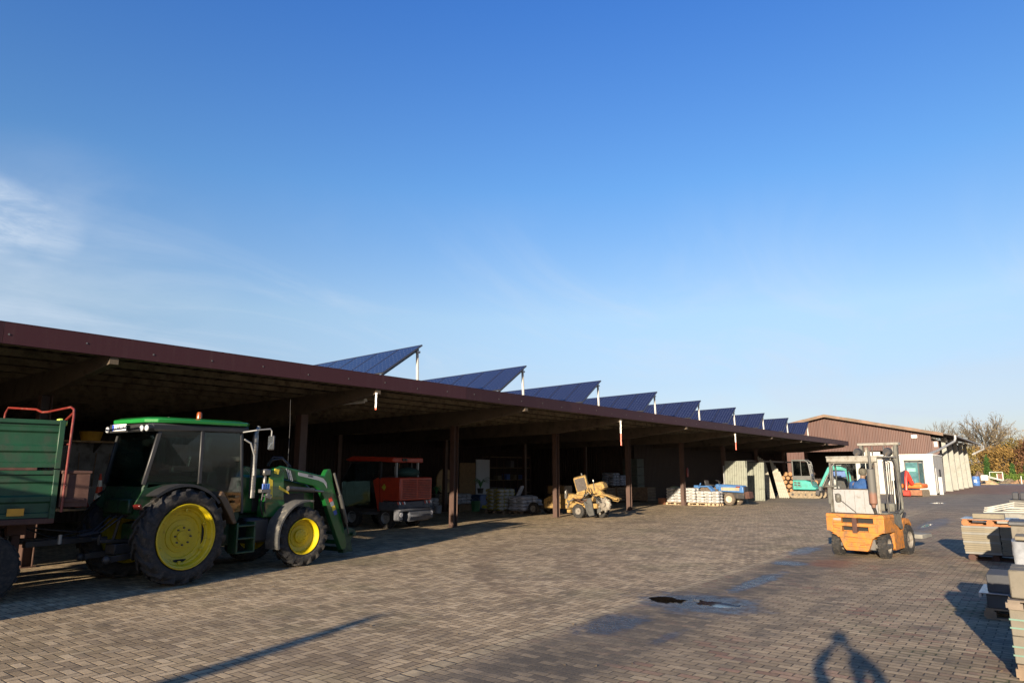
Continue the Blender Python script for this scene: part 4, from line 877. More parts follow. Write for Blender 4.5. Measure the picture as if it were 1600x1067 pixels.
# ================================================================ ORANGE MUNICIPAL SWEEPER
Sw = root('sweeper','orange and black compact sweeper with louvred engine box, parked in the shed','sweeper',(-18.75,16.75,0),-97)
m_swo = mat('sweeper_orange',(.33,.034,.014),.4,dirt=(.13,.03,.02),da=.2)
m_swgrey = mat('sweeper_grey',(.055,.058,.068),.6,dirt=(.04,.04,.04),da=.3)
b = MB(); b.box(-.3,2.2,-1.5,-.05,.45,.62); b.box(-.68,.25,-1.75,.02,.62,.92); b.build('chassis', m_swgrey, Sw, bevel=.02)
b = MB(); b.box(-.70,.22,-1.82,.0,.95,1.76); eb = b.build('engine_box', m_swo, Sw, bevel=.04, seg=2)
b = MB()
for k in range(11):
    z = 1.05+k*.06
    for y0,y1 in ((-1.72,-1.0),(-.9,-.16)): b.obox((-.712,(y0+y1)/2,z),(.012,y1-y0,.03),(0,R(25),0))
b.build('louvre', mat('louvre_dark',(.16,.02,.01),.5), eb)
b = MB(); b.prism([(.02,1.30),(.14,1.42),(.02,1.54),(-.06,1.42)],'y',.002,.006); b.build('emblem', mat('emblem_lime',(.35,.38,.04),.4), eb, smooth=0)
b = MB(); b.prism([(.22,.6),(.22,1.7),(.05,.95)],'y',-.02,.015); b.prism([(.28,.58),(.55,1.65),(.34,1.75),(.26,1.7),(.26,.75)],'y',-.02,.01); b.build('side_panel', m_swo, Sw)
b = MB()
for y in (-.02,-1.7):
    b = MB(); b.box(.22,.32,y-.08,y,.6,2.35); b.beam((2.1,y-.04,.6),(2.15,y-.04,1.6),.06,.06); b.beam((2.15,y-.04,1.6),(1.7,y-.04,2.3),.06,.06); b.beam((1.7,y-.04,2.3),(.25,y-.04,2.36),.06,.06); b.box(.3,2.1,y-.06,y,.55,.66)
    b.build('cab_frame', m_black, Sw, bevel=.01)
b = MB(); b.box(-.28,-.20,-1.55,-1.48,1.76,2.3); b.box(-.28,-.2,-.35,-.28,1.76,2.3); b.build('rear_pillar', m_galv, Sw)
b = MB(); b.prism([(-.35,2.28),(-.35,2.46),(1.6,2.52),(2.0,2.40),(1.8,2.34),(.3,2.32)],'y',-1.72,-.0); rf_ = b.build('cab_roof', m_swo, Sw, bevel=.03)
for y in (-.55,-.70):
    b = MB(); b.cyl((-.35,y,2.38),(-.38,y,2.38),.06,n=12); b.build('round_lamp', m_black, rf_)
quad('door_glass',[(.36,-.03,.72),(2.06,-.03,.70),(2.1,-.03,1.6),(1.66,-.03,2.27),(.36,-.03,2.30)],m_glass,par=Sw)
quad('windscreen',[(2.12,-.1,.7),(2.12,-1.6,.7),(2.16,-1.6,1.6),(2.16,-.1,1.6)],m_glass,par=Sw)
b = MB(); b.obox((.75,-.8,1.1),(.5,.5,.12)); b.obox((.5,-.8,1.45),(.12,.48,.7)); b.build('seat', m_dark, Sw, bevel=.03)
b = MB(); b.tube([(1.2,-.8,.7),(1.4,-.8,1.3)],.03,8); b.lathe([(.17,-.01),(.19,0),(.17,.01)],(1.38,-.8,1.35),n=16,closed=True); b.build('steering_wheel', m_dark, Sw)
for x,y,s in ((-.05,-.12,1),(1.55,-.12,1),(-.05,-1.55,-1),(1.55,-1.55,-1)): wheel(Sw,(x,y,.36),.36,.22,.2,m_galv,s,treads=22)
b = MB(); b.prism([(-.45,.25),(-.9,.25),(-1.0,.45),(-.85,.7),(-.4,.72),(-.35,.5)],'y',-1.45,-.25); b.build('rear_hopper', m_swgrey, Sw, bevel=.04)
b = MB(); b.box(-.95,-.6,-1.5,.25,.62,.68); b.build('bumper_bar', m_swgrey, Sw, bevel=.015)
for y in (.15,-1.55):
    b = MB(); b.obox((-.78,y,.48),(.25,.26,.36)); o = b.build('lamp_pod', m_swgrey, Sw, bevel=.04)
    b = MB(); b.cyl((-.90,y,.5),(-.925,y,.5),.075,n=16); b.build('headlight', m_lampglass, o)
for y0 in (-.30,-.05,-1.80,-1.55):
    b = MB()
    for k in range(2): b.prism([(y0+k*.1,.83),(y0+.05+k*.1,.83),(y0+.10+k*.1,.93),(y0+.05+k*.1,.93)],'x',-.722,-.715,m=k)
    b.build('warning_stripe', [m_mw,m_mr], Sw, smooth=0)
b = MB(); b.ball((-.2,-1.0,1.92),(.42,.5,.2)); b.build('tarpaulin', mat('tarp_green',(.015,.05,.045),.7), Sw)
# ================================================================ PEOPLE
import bmesh
def skin_mesh(name, verts, edges, rootv, m, parent, sub=2):
    me = bpy.data.meshes.new(name); bm = bmesh.new(); sk = bm.verts.layers.skin.verify(); vs_ = []
    for i, (p, r) in enumerate(verts):
        v = bm.verts.new(p); rr = r if isinstance(r, tuple) else (r, r); v[sk].radius = rr; v[sk].use_root = (i == rootv); vs_.append(v)
    for a, b_ in edges: bm.edges.new((vs_[a], vs_[b_]))
    bm.to_mesh(me); bm.free(); me.materials.append(m); o = bpy.data.objects.new(name, me); COL.objects.link(o)
    if parent: o.parent = parent
    s = o.modifiers.new('skin','SKIN'); s.use_smooth_shade = True; ss = o.modifiers.new('sub','SUBSURF'); ss.levels = sub; ss.render_levels = sub
    return o
def person(label, J, loc, head, jacket, trousers, hairm, grip=None):
    """J: joint positions in the person's frame (x forward, y left)"""
    g = {k: Vector(v) for k, v in J.items()}
    t = root('person', label, 'person', loc, head)
    V = []; E_ = []; ix = {}
    def add(k, p, r, par=None):
        ix[k] = len(V); V.append((tuple(p), r))
        if par is not None: E_.append((ix[par], ix[k]))
    up = (g['head']-g['neck']).normalized()
    add('pelvis', g['pelvis'], (.15,.11)); add('waist', g['pelvis'].lerp(g['chest'],.45), (.14,.10),'pelvis'); add('chest', g['chest'], (.165,.11),'waist')
    add('neck0', g['neck'], .062,'chest'); add('neck1', g['neck'].lerp(g['head'],.45), .055,'neck0'); add('jaw', g['head']-up*.055+Vector((.018,0,0)), .070,'neck1'); add('skull', g['head']+up*.045, .088,'jaw'); add('crown', g['head']+up*.10, .055,'skull')
    for s in ('L','R'):
        add('sh'+s, g['sh'+s], .062,'chest'); add('el'+s, g['el'+s], .043,'sh'+s); add('wr'+s, g['wr'+s], .028,'el'+s)
        hd = (g['wr'+s]-g['el'+s]).normalized(); add('pm'+s, g['wr'+s]+hd*.07, (.040,.018),'wr'+s)
        add('hip'+s, g['hip'+s], .088,'pelvis'); add('kn'+s, g['kn'+s], .060,'hip'+s); add('an'+s, g['an'+s], .040,'kn'+s)
        f = Vector((.17,0,-.035)); add('toe'+s, g['an'+s]+f, .035,'an'+s)
    body = skin_mesh('body', V, E_, 0, m_skin, t)
    # fingers rooted in the palms
    for s, sg in (('L',1),('R',-1)):
        el, wr = g['el'+s], g['wr'+s]; hd = (wr-el).normalized(); side = Vector((0,1,0)); side = (side-hd*side.dot(hd)).normalized(); nrm = hd.cross(side)
        b = MB()
        for k in range(4):
            st = wr+hd*.075+side*(k-1.5)*.019; ln = (.070,.078,.073,.058)[k]; cu = g.get('curl', Vector((0,0,-1))).normalized()
            p1 = st+hd*ln*.45; p2 = p1+(hd*.55+cu*.8).normalized()*ln*.35; p3 = p2+(hd*.0+cu).normalized()*ln*.28
            b.tube([st,p1,p2,p3],[.0095,.009,.008,.0065],8)
        st = wr+hd*.03-side*sg*.03; b.tube([st, st-side*sg*.022+hd*.028, st-side*sg*.018+hd*.055+g.get('curl',Vector((0,0,-1)))*.015],[.012,.010,.0075],8)
        b.build('fingers', m_skin, body, smooth=60)
    # clothes: lofted over the body
    def loft(b, rings, n=18):
        vv = []
        for i, (c, rx, ry) in enumerate(rings):
            c = Vector(c); d = (Vector(rings[min(i+1,len(rings)-1)][0])-Vector(rings[max(i-1,0)][0])).normalized(); yy = Vector((0,1,0)); yy = (yy-d*yy.dot(d)).normalized(); xx = yy.cross(d)
            vv += [c+xx*rx*math.cos(6.2832*k/n)+yy*ry*math.sin(6.2832*k/n) for k in range(n)]
        N = len(rings); b.add(vv, [(i*n+k,i*n+(k+1)%n,(i+1)*n+(k+1)%n,(i+1)*n+k) for i in range(N-1) for k in range(n)]+[tuple(range(n))[::-1],tuple((N-1)*n+k for k in range(n))])
    pv, ch, nk = g['pelvis'], g['chest'], g['neck']; b = MB()
    loft(b, [(pv-Vector((0,0,.06)),.15,.20),(pv+Vector((0,0,.04)),.155,.205),(pv.lerp(ch,.45),.145,.195),(pv.lerp(ch,.8),.155,.21),(ch+Vector((0,0,.03)),.155,.235),(ch.lerp(nk,.6),.13,.215),(nk-up*.045,.10,.13),(nk-up*.005,.075,.085),(nk+up*.035,.068,.075)])
    for s in ('L','R'):
        sh, el, wr = g['sh'+s], g['el'+s], g['wr'+s]
        b.tube([sh.lerp(ch,.35)+Vector((0,0,.02)),sh,sh.lerp(el,.3),sh.lerp(el,.65),el,el.lerp(wr,.3),el.lerp(wr,.65),wr.lerp(el,.04)],[.085,.088,.078,.070,.066,.060,.052,.044],12)
    j_ = b.build('jacket', jacket, t, smooth=70); ss_ = j_.modifiers.new('sub','SUBSURF'); ss_.levels = 1; ss_.render_levels = 1
    b = MB(); loft(b, [(pv+Vector((0,0,.02)),.14,.185),(pv-Vector((0,0,.05)),.14,.185),(pv-Vector((0,0,.12)),.10,.15)])
    for s in ('L','R'):
        hp, kn, an = g['hip'+s], g['kn'+s], g['an'+s]; b.tube([hp+Vector((0,0,.04)),hp.lerp(kn,.1),hp.lerp(kn,.6),kn,kn.lerp(an,.3),kn.lerp(an,.9)],[.10,.10,.085,.075,.07,.058],12)
    b.build('trousers', trousers, t, smooth=70)
    for s in ('L','R'):
        b = MB(); a = g['an'+s]; b.ball((a.x+.07,a.y,a.z-.03),(.15,.052,.045)); b.cyl((a.x,a.y,a.z-.04),(a.x,a.y,a.z+.09),.052,.055,n=12); b.build('shoe', m_black, t, smooth=60)
    H = g['head']; b = MB(); b.ball(H+up*.045+Vector((-.018,0,.006)),(.108,.094,.112),18,k=12)
    b.v = [v if v.x < H.x+.055 or v.z > H.z+.07 else Vector((H.x+.055, v.y*.9+H.y*.1, v.z)) for v in b.v]
    b.build('hair', hairm, t, smooth=60)
    b = MB(); b.ball(H+Vector((.100,0,-.005)),(.020,.014,.024)); b.ball(H+Vector((.088,.0,-.052)),(.012,.026,.008))
    b.build('nose', m_skin, body, smooth=60)
    for s in (-1,1):
        b = MB(); b.ball(H+Vector((.086,s*.032,.022)),(.010,.014,.009)); b.build('eye', mat('eye_dark',(.03,.025,.02),.2), body, smooth=60)
        b = MB(); b.ball(H+Vector((.0,s*.092,.008)),(.022,.010,.033)); b.build('ear', m_skin, body, smooth=60)
    return t
# ================================================================ FORKLIFT
F = root('forklift','orange forklift truck with pale cab and upright exhaust, seen from behind in the yard','forklift',(-3.79,18.45,0),9)
m_or2 = mat('orange_worn',(.35,.132,.018),.5,dirt=(.12,.07,.035),da=.45,var=.16,scale=4,bump=.15)
m_cab = mat('cab_offwhite',(.215,.205,.175),.55,var=.08,dirt=(.12,.10,.075),da=.35)
m_cabdk = mat('cab_grey',(.10,.10,.085),.5,var=.2,dirt=(.05,.04,.03),da=.4)
b = MB()
# counterweight: full-width top block with slots cut as frames, narrower tapering tail between the wheels
b.prism([(-.64,.985),(.64,.985),(.66,.93),(.66,.90),(-.66,.90),(-.66,.93)],'x',-.34,.35)
b.box(-.335,.35,-.655,-.50,.58,.90); b.box(-.335,.35,.50,.655,.58,.90); b.box(-.335,.35,-.50,.50,.70,.775); b.box(-.30,.35,-.055,.055,.775,.90); b.box(-.25,.35,-.50,.50,.775,.90)
b.box(-.335,-.05,-.50,-.30,.58,.70); b.box(-.335,-.05,.30,.50,.58,.70); b.box(-.22,.35,-.3,.3,.56,.70)
b.box(-.335,-.22,-.5,-.42,.775,.9); b.box(-.335,-.22,.30,.50,.775,.9)
b.prism([(-.60,.58),(-.38,.47),(-.28,.20),(-.24,.15),(.24,.15),(.28,.20),(.38,.47),(.60,.58)],'x',-.33,.10)
b.prism([(-.56,.525),(-.44,.485),(-.40,.44),(.40,.44),(.44,.485),(.56,.525)],'x',-.345,-.33); b.box(-.352,-.33,-.20,.20,.34,.40); b.box(-.345,-.33,-.22,.22,.24,.30)
b.build('counterweight', m_or2, F, bevel=.022, seg=2)
b = MB(); b.box(-.348,-.2505,-.055,.055,.55,.90); b.build('tow_pin', m_rust, F, bevel=.006)
b = MB(); b.box(-.256,-.251,-.42,-.056,.785,.89); b.box(-.256,-.251,.056,.30,.785,.89); b.box(-.226,-.221,-.3,.3,.60,.69); b.build('slot_shadow', mat('slot_shade_black',(.012,.011,.010),.9,var=0), F)  # black sheets painted in for the shade inside the slots
b = MB(); b.prism([(.0,.60),(.10,.66),(.35,.62),(.36,.20),(.42,.15),(1.0,.16),(.98,.55),(1.15,.70),(1.42,.72),(1.58,.62),(1.62,.70),(1.45,.84),(1.15,.86),(1.0,.80),(.9,.60),(.82,.58),(.30,.98),(0,.98)],'y',-.62,-.50); b.build('side_panel', m_or2, F, bevel=.015)
b = MB(); b.prism([(.0,.60),(.10,.66),(.35,.62),(.36,.20),(.42,.15),(1.0,.16),(.98,.55),(1.15,.70),(1.42,.72),(1.58,.62),(1.62,.70),(1.45,.84),(1.15,.86),(1.0,.80),(.9,.60),(.82,.58),(.30,.98),(0,.98)],'y',.50,.62); b.build('side_panel', m_or2, F, bevel=.015)
b = MB(); b.box(.10,1.25,-.50,.50,.17,.72); b.box(.3,.95,-.47,.47,.7,.95); b.build('chassis', m_or2, F, bevel=.02)
b = MB(); b.prism([(.10,.985),(.85,.985),(.98,.62),(.86,.60),(.35,.80),(.12,.95)],'y',-.635,-.60); b.box(.1,.9,-.60,.60,.985,1.02); b.build('engine_cover', m_cabdk, F, bevel=.01)
b = MB(); b.box(-.2,.25,-.62,.62,.22,.32); b.cyl((0,-.5,.26),(0,.5,.26),.06); b.box(-.25,-.05,-.40,-.24,.18,.42); b.build('steer_axle', m_steel, F, bevel=.01)
m_frim = mat('hub_dusty',(.17,.155,.13),.7,dirt=(.1,.08,.06),da=.4)
for y, s in ((.52,1),(-.52,-1)): wheel(F,(0,y,.275),.275,.21,.165,m_frim,s,steer=R(4),treads=24)
for y, s in ((.56,1),(-.56,-1)): wheel(F,(1.30,y,.34),.34,.22,.20,m_frim,s,treads=22)
# cab
for s in (-1,1):
    b = MB(); b.beam((-.15,s*.53,1.0),(-.12,s*.53,2.28),.07,.07); b.build('cab_pillar', m_cabdk if s > 0 else m_cab, F, bevel=.02)
    b = MB(); b.tube([(.95,s*.55,.95),(1.30,s*.55,1.05),(1.34,s*.55,1.2),(1.15,s*.54,2.15),(1.0,s*.53,2.30)],.032,8); b.build('cab_pillar', m_cabdk, F)
    b = MB(); b.tube([(.30,s*.57,1.02),(.26,s*.57,2.2),(.34,s*.57,2.26),(.9,s*.57,2.24),(1.0,s*.57,2.1),(1.10,s*.57,1.3),(1.0,s*.57,1.05),(.6,s*.57,1.0),(.30,s*.57,1.02)],.022,8); b.build('door_frame', m_dark, F)
b = MB(); b.box(-.22,1.12,-.60,.60,2.30,2.345); b.box(-.225,-.16,-.585,.585,2.20,2.31); b.box(-.18,-.145,-.50,.50,2.17,2.21); b.build('cab_roof', m_cab, F, bevel=.02, seg=2)
b = MB(); b.box(-.185,-.155,-.50,.50,1.0,1.55); o = b.build('rear_panel', mat('panel_white',(.235,.235,.235),.5,var=.05,dirt=(.15,.14,.12),da=.25), F, bevel=.008)
for y in (-.22,.0,.22):
    b = MB(); b.box(-.1875,-.185,y-.003,y+.003,1.04,1.52); b.build('panel_seam', m_cabdk, o)
b = MB(); b.box(-.19,-.15,-.50,.50,1.55,1.575); b.box(-.19,-.15,.475,.50,1.575,2.18); b.box(-.19,-.15,-.50,-.47,1.575,2.18); b.build('window_frame', m_dark, F, bevel=.005)
quad('rear_window',[(-.17,-.47,1.58),(-.17,.475,1.58),(-.17,.475,2.17),(-.17,-.47,2.17)],glass('clear_glass',(.93,.95,.93),.02,.01,spec=.25),par=F)
b = MB(); b.tube([(-.16,.42,2.17),(-.19,.47,2.10),(-.19,.47,1.65)],.018,6); b.tube([(-.2,.45,1.45),(-.22,.38,1.35),(-.22,-.02,1.02)],.008,6); b.build('cable', m_black, F)
b = MB(); b.box(-.25,-.12,.50,.60,1.2,1.62); b.cyl((-.20,.55,1.0),(-.20,.55,1.25),.03,n=10); b.box(-.27,-.1,.44,.64,1.6,1.64); b.build('latch_column', m_cabdk, F, bevel=.01)
b = MB(); b.lathe([(.001,0),(.05,.01),(.07,.06),(.07,.16),(.04,.2),(.001,.21)],(-.24,.36,1.25),n=14); b.build('rear_lamp', m_cabdk, F)
# exhaust
b = MB(); b.lathe([(.001,1.14),(.04,1.15),(.05,1.22),(.085,1.25),(.088,2.0),(.08,2.03),(.03,2.04),(.03,2.44),(.026,2.45),(.02,2.42)],(-.30,-.46,0),n=18)
t_ = NT('rusty_exhaust'); v_ = t_.obj(); s_ = t_.node('ShaderNodeSeparateXYZ'); t_.l.new(v_, s_.inputs[0])
g_ = t_.m('ADD', t_.ramp(s_.outputs[2], 1.35, 1.62), t_.m('MULTIPLY', t_.m('SUBTRACT', t_.noise(v_, 9, 5), .5), .9))
t_.set(col=t_.mix(t_.ramp(g_, .2,.8), (.15,.075,.05), (.075,.073,.065)), rough=.7); b.build('exhaust', t_.mat, F)
b = MB(); b.cyl((-.30,-.46,1.16),(-.20,-.46,1.0),.035,n=10); b.box(-.30,-.16,-.50,-.42,1.9,1.93); b.box(-.3,-.16,-.5,-.42,1.35,1.38); b.build('exhaust_bracket', m_dark, F)
# inside
b = MB(); b.obox((.42,0,1.02),(.46,.46,.12)); b.obox((.20,0,1.30),(.10,.42,.40)); b.build('seat', m_black, F, bevel=.03)
b = MB(); b.tube([(1.15,0,.9),(.98,0,1.30)],.025,8); b.lathe([(.15,-.01),(.165,0),(.15,.01)],n=16,closed=True); 
b = MB(); b.tube([(0,0,-.4),(0,0,0)],.022,8); b.lathe([(.15,-.012),(.168,0),(.15,.012),(.135,0)],n=20,closed=True); b.box(-.15,.15,-.012,.012,-.008,.008); b.build('steering_wheel', m_black, F, loc=(.92,.0,1.38), rot=(0,R(-32),0))
b = MB(); b.box(1.05,1.22,-.45,.45,.8,1.2); b.build('dashboard', m_cabdk, F, bevel=.02)
# mast, slightly tilted
tl = lambda z: 1.62+.02*z
for s in (-1,1):
    b = MB(); b.beam((tl(.2),s*.42,.12),(tl(2.66),s*.42,2.66),.08,.13,up=(1,0,0)); o = b.build('mast_rail', m_cabdk, F, bevel=.008)
    b = MB(); b.beam((tl(.2)+.1,s*.33,.15),(tl(2.6)+.1,s*.33,2.6),.06,.09,up=(1,0,0)); b.build('inner_rail', m_cab, o, bevel=.006)
    b = MB(); b.cyl((tl(.3)-.09,s*.32,.3),(tl(1.9)-.09,s*.32,1.75),.035,n=12); b.build('lift_cylinder', m_steel, o)
    b = MB(); b.cyl((1.12,s*.58,.75),(1.58,s*.50,.95),.035,n=10); b.build('tilt_cylinder', m_dark, F)
    b = MB(); b.lathe([(.001,-.02),(.09,-.02),(.105,.03),(.11,.10),(.085,.15),(.001,.17)],(0,0,0),'x',n=18); o = b.build('work_lamp', m_dark, F, loc=(1.18,s*.36,2.46)); b = MB(); b.box(-.02,.05,-.02,.02,-.14,-.08); b.build('lamp_stem', m_dark, o)
b = MB(); b.box(tl(2.6)-.07,tl(2.6)+.14,-.50,.50,2.64,2.71); b.box(tl(2.2)-.06,tl(2.2),-.42,.42,2.28,2.34); b.box(tl(.3)-.06,tl(.3),-.42,.42,.3,.42); b.build('mast_crossbar', m_cab, F, bevel=.01)
b = MB()
for y in (-.12,.16): b.cyl((tl(.5)+.02,y,.5),(tl(2.6)+.02,y,2.62),.018,n=6)
b.tube([(tl(1)-.02,-.22,.9),(tl(2)-.02,-.24,2.2),(tl(2.3)-.1,-.1,2.3)],.014,6); b.build('chain', m_dark, F)
b = MB(); b.box(1.82,1.87,-.50,.50,.22,.32); b.box(1.82,1.87,-.50,.50,.62,.72); b.build('fork_carriage', m_dark, F, bevel=.01)
for s in (-1,1):
    b = MB(); b.prism([(1.88,.75),(1.93,.75),(1.93,.31),(2.95,.29),(2.95,.275),(1.93,.26),(1.88,.28)],'y',s*.32-.055,s*.32+.055); b.build('fork', m_dark, F, bevel=.004)
b = MB(); b.box(2.0,2.75,-.72,-.30,.315,.42); tag(b.build('timber_block', m_concrete, None, bevel=.01), 'pale concrete kerb stone lying across the forklift forks','kerb stone')
bpy.data.objects['timber_block'].name = 'kerb_stone'; kb = bpy.data.objects['kerb_stone']; kb.matrix_world = Matrix.Translation((-3.79,18.45,0)) @ Matrix.Rotation(R(81),4,'Z')
for s in (-1,1):
    b = MB(); b.tube([(.95,s*.30,1.0),(1.35,s*.25,1.25),(1.60,s*.20,1.5),(1.66,s*.18,2.2)],.014,6); b.build('hydraulic_hose', m_black, F)
b = MB(); b.box(-.338,-.334,.30,.48,.83,.88); b.build('worn_label', m_cab, F)
for y,z,l,r_ in ((.42,.66,.16,12),(-.45,.95,.2,-6),(.1,.46,.3,3),(-.2,.30,.22,-8),(.35,.93,.12,20)):
    b = MB(); b.obox((-.3475 if z < .6 else -.3425,y,z),(.003,l,.010),(R(r_),0,0)); b.build('scrape_mark', m_rust, F)
# driver
person('grey haired person in a blue jacket seated in the forklift cab, seen from behind',
 dict(pelvis=(.40,.02,1.16),chest=(.40,.02,1.58),neck=(.43,.01,1.775),head=(.47,.0,1.925),shL=(.41,.25,1.69),shR=(.41,-.21,1.69),elL=(.52,.33,1.42),elR=(.52,-.29,1.42),wrL=(.72,.15,1.40),wrR=(.72,-.06,1.40),
 hipL=(.44,.16,1.13),hipR=(.44,-.04,1.13),knL=(.86,.20,1.14),knR=(.86,-.10,1.14),anL=(.98,.18,.80),anR=(.98,-.08,.80)), (-3.79,18.45,0), 9, m_bluecloth, mat('work_trousers',(.03,.04,.07),.9), m_hair)
# photographer, whose shadow falls into the picture
ph = person('standing person in a dark coat, both arms raised to hold up a camera',
 dict(pelvis=(-.40,-.10,1.0),chest=(-.36,-.11,1.42),neck=(-.28,-.14,1.585),head=(-.20,-.16,1.75),shL=(-.34,.11,1.52),shR=(-.34,-.33,1.52),elL=(-.16,.23,1.72),elR=(-.14,-.33,1.70),wrL=(-.10,.10,1.88),wrR=(-.10,-.12,1.88),
 hipL=(-.42,0,.94),hipR=(-.42,-.20,.94),knL=(-.39,.05,.51),knR=(-.39,-.25,.51),anL=(-.42,.08,.08),anR=(-.42,-.28,.08),curl=(1,0,.2)), (0,0,0), -13.6, mat('photographer_coat',(.03,.035,.05),.9), mat('dark_trousers',(.03,.03,.03),.9), mat('brown_hair',(.06,.04,.03),.8))
b = MB(); b.box(-.095,-.03,-.095,.085,1.94,2.045); b.box(-.09,-.04,-.04,.03,2.045,2.07); tag(b.build('camera_body', m_black, None, bevel=.006, rot=(0,0,R(103.6))),'small black camera held up in both hands of the photographer','camera')

# ================================================================ STUMP GRINDER
m_gy = mat('grinder_yellow',(.29,.175,.042),.6,dirt=(.12,.085,.045),da=.6,var=.2,scale=7,bump=.2)
Gd = root('stump_grinder','dusty yellow stump grinder with tilted engine box beside a brown post','stump grinder',(-16.34,25.75,0),90)
def ybox(name, c, size, rot, m, bev=.02): 
    b = MB(); b.obox((0,0,0),size); o = b.build(name, m, Gd, bevel=bev, loc=c, rot=rot); return o
eb = ybox('engine_box',(-.02,.25,1.40),(.55,.60,.72),(R(4),R(-14),R(28)),m_gy,.03)
b = MB(); b.box(-.235,.20,-.312,-.300,-.24,.30); b.build('radiator_grille', mat('radiator',(.055,.045,.038),.8,var=.3,scale=14), eb)
b = MB(); b.box(-.30,.26,-.306,-.30,-.35,-.27); b.build('label_strip', m_gy, eb)
b = MB(); b.box(.276,.286,-.2,-.1,-.1,.25); b.box(.276,.284,-.02,.2,-.2,.3); b.build('side_vent', mat('pale_yellow',(.55,.42,.16),.5), eb)
b = MB(); b.cyl((.1,.1,.36),(.1,.1,.46),.03,n=10); b.build('exhaust_stub', m_steel, eb)
o = ybox('control_box',(.80,.2,1.30),(.72,.42,.34),(0,R(-12),R(6)),m_gy,.05)
b = MB(); b.prism([(.30,-.16),(.42,-.10),(.36,.12),(.2,.19)],'y',-.20,.20); b.build('end_cover', m_gy, o, bevel=.02)
b = MB(); b.tube([(-.05,-.22,-.15),(-.05,-.23,.1),(-.04,-.2,.26)],.018,6); b.cyl((-.04,-.2,.24),(-.04,-.2,.32),.03,n=8); b.build('filler_pipe', m_steel, o)
b = MB(); b.beam((.0,0,.95),(1.0,.05,1.15),.14,.16); b.beam((.85,.05,1.22),(1.25,.05,.88),.20,.22); b.build('boom', m_gy, Gd, bevel=.02)
b = MB(); b.prism([(.75,.70),(.85,.90),(1.15,.98),(1.5,.93),(1.75,.82),(1.95,.80),(1.98,.86),(1.72,.92),(1.5,1.0),(1.15,1.05),(.8,.98),(.66,.74)],'y',-.18,.18); b.tube([(1.72,-.18,.86),(2.02,-.18,.88),(2.06,-.18,.80),(2.0,-.18,.74),(1.75,-.18,.78)],.018,8); b.build('cutter_guard', m_gy, Gd, bevel=.015)
b = MB(); b.lathe([(.001,-.09),(.16,-.09),(.26,-.06),(.28,0),(.26,.06),(.16,.09),(.001,.09)],(1.35,-.10,.60),'y',n=10)
for k in range(9): a = k*.7; b.obox((1.35+.27*math.cos(a),-.15,.60+.27*math.sin(a)),(.09,.10,.07),(0,-a,0))
b.cyl((1.35,-.28,.60),(1.35,-.16,.60),.09,n=12); b.build('cutter_wheel', mat('worn_steel',(.20,.18,.15),.6,.5,var=.3,scale=12), Gd, bevel=.008)
b = MB(); b.prism([(.30,.80),(.72,.86),(.86,.15),(.62,.10),(.50,.25)],'y',-.22,-.16); b.prism([(.80,.92),(1.0,.86),(1.05,.3),(.86,.2)],'y',.05,.10); b.build('rubber_flap', mat('rubber_flap',(.045,.045,.042),.85,var=.3), Gd)
b = MB(); b.box(-.45,.95,-.12,.45,.42,.62); b.prism([(-.55,.75),(-.45,.95),(-.3,1.0),(.3,.95),(.3,.82),(-.2,.8),(-.28,.6),(-.45,.55)],'y',-.2,.3); b.build('frame', m_gy, Gd, bevel=.02)
b = MB()
for z,x0,x1 in ((.70,-.1,.5),(.76,.05,.55),(.83,-.2,.4)): b.tube([(x0,-.22,z),((x0+x1)/2,-.24,z-.06),(x1,-.22,z+.04)],.022,6)
b.build('hydraulic_hose', mat('hose_rusty',(.07,.035,.02),.6), Gd)
for x,y,r in ((.05,-.14,.29),(.05,.12,.29),(.75,.55,.25),(.75,.78,.25)): wheel(Gd,(x,y,r),r,.17,r*.5,m_frim,-1,treads=20,name='wheel')
for y in (-.12,.1,.6): 
    b = MB(); b.cyl((-.48,y,.30),(-.36,y,.30),.05,n=10); b.build('clamp', m_steel, Gd)
b = MB(); b.box(-.52,-.34,-.2,.5,.20,.34); b.build('blade', m_gy, Gd, bevel=.01)
for k,(x,y,z,a,l) in enumerate(((-.3,-.25,.72,20,.35),(.15,-.24,.62,-15,.4),(.5,-.2,.98,35,.3),(.62,-.22,1.12,-40,.28),(-.42,-.22,.55,70,.3),(.2,-.2,.9,5,.5))):
    b = MB(); b.obox((0,0,0),(l,.03,.05),(0,R(-a),0)); b.cyl((-l*.4,-.02,0),(-l*.4,.03,0),.03,n=8); b.build('linkage_plate', m_gy if k%2 else m_steel, Gd, loc=(x,y,z))
b = MB(); b.tube([(.35,-.05,1.2),(.45,-.22,1.0),(.30,-.26,.8),(.55,-.26,.62)],.02,6); b.tube([(.5,.0,1.3),(.62,-.2,1.05),(.9,-.24,.9),(1.2,-.24,.68)],.018,6); b.tube([(.6,.0,1.28),(.78,-.2,1.02),(1.05,-.26,.88),(1.3,-.28,.66)],.016,6); b.build('hydraulic_hose', m_black, Gd)
b = MB(); b.tube([(-.50,-.22,.78),(-.56,-.24,1.1),(-.50,-.2,1.18)],.02,6); b.box(-.60,-.50,-.25,-.1,.80,1.12); b.build('control_panel', m_steel, Gd, bevel=.01)
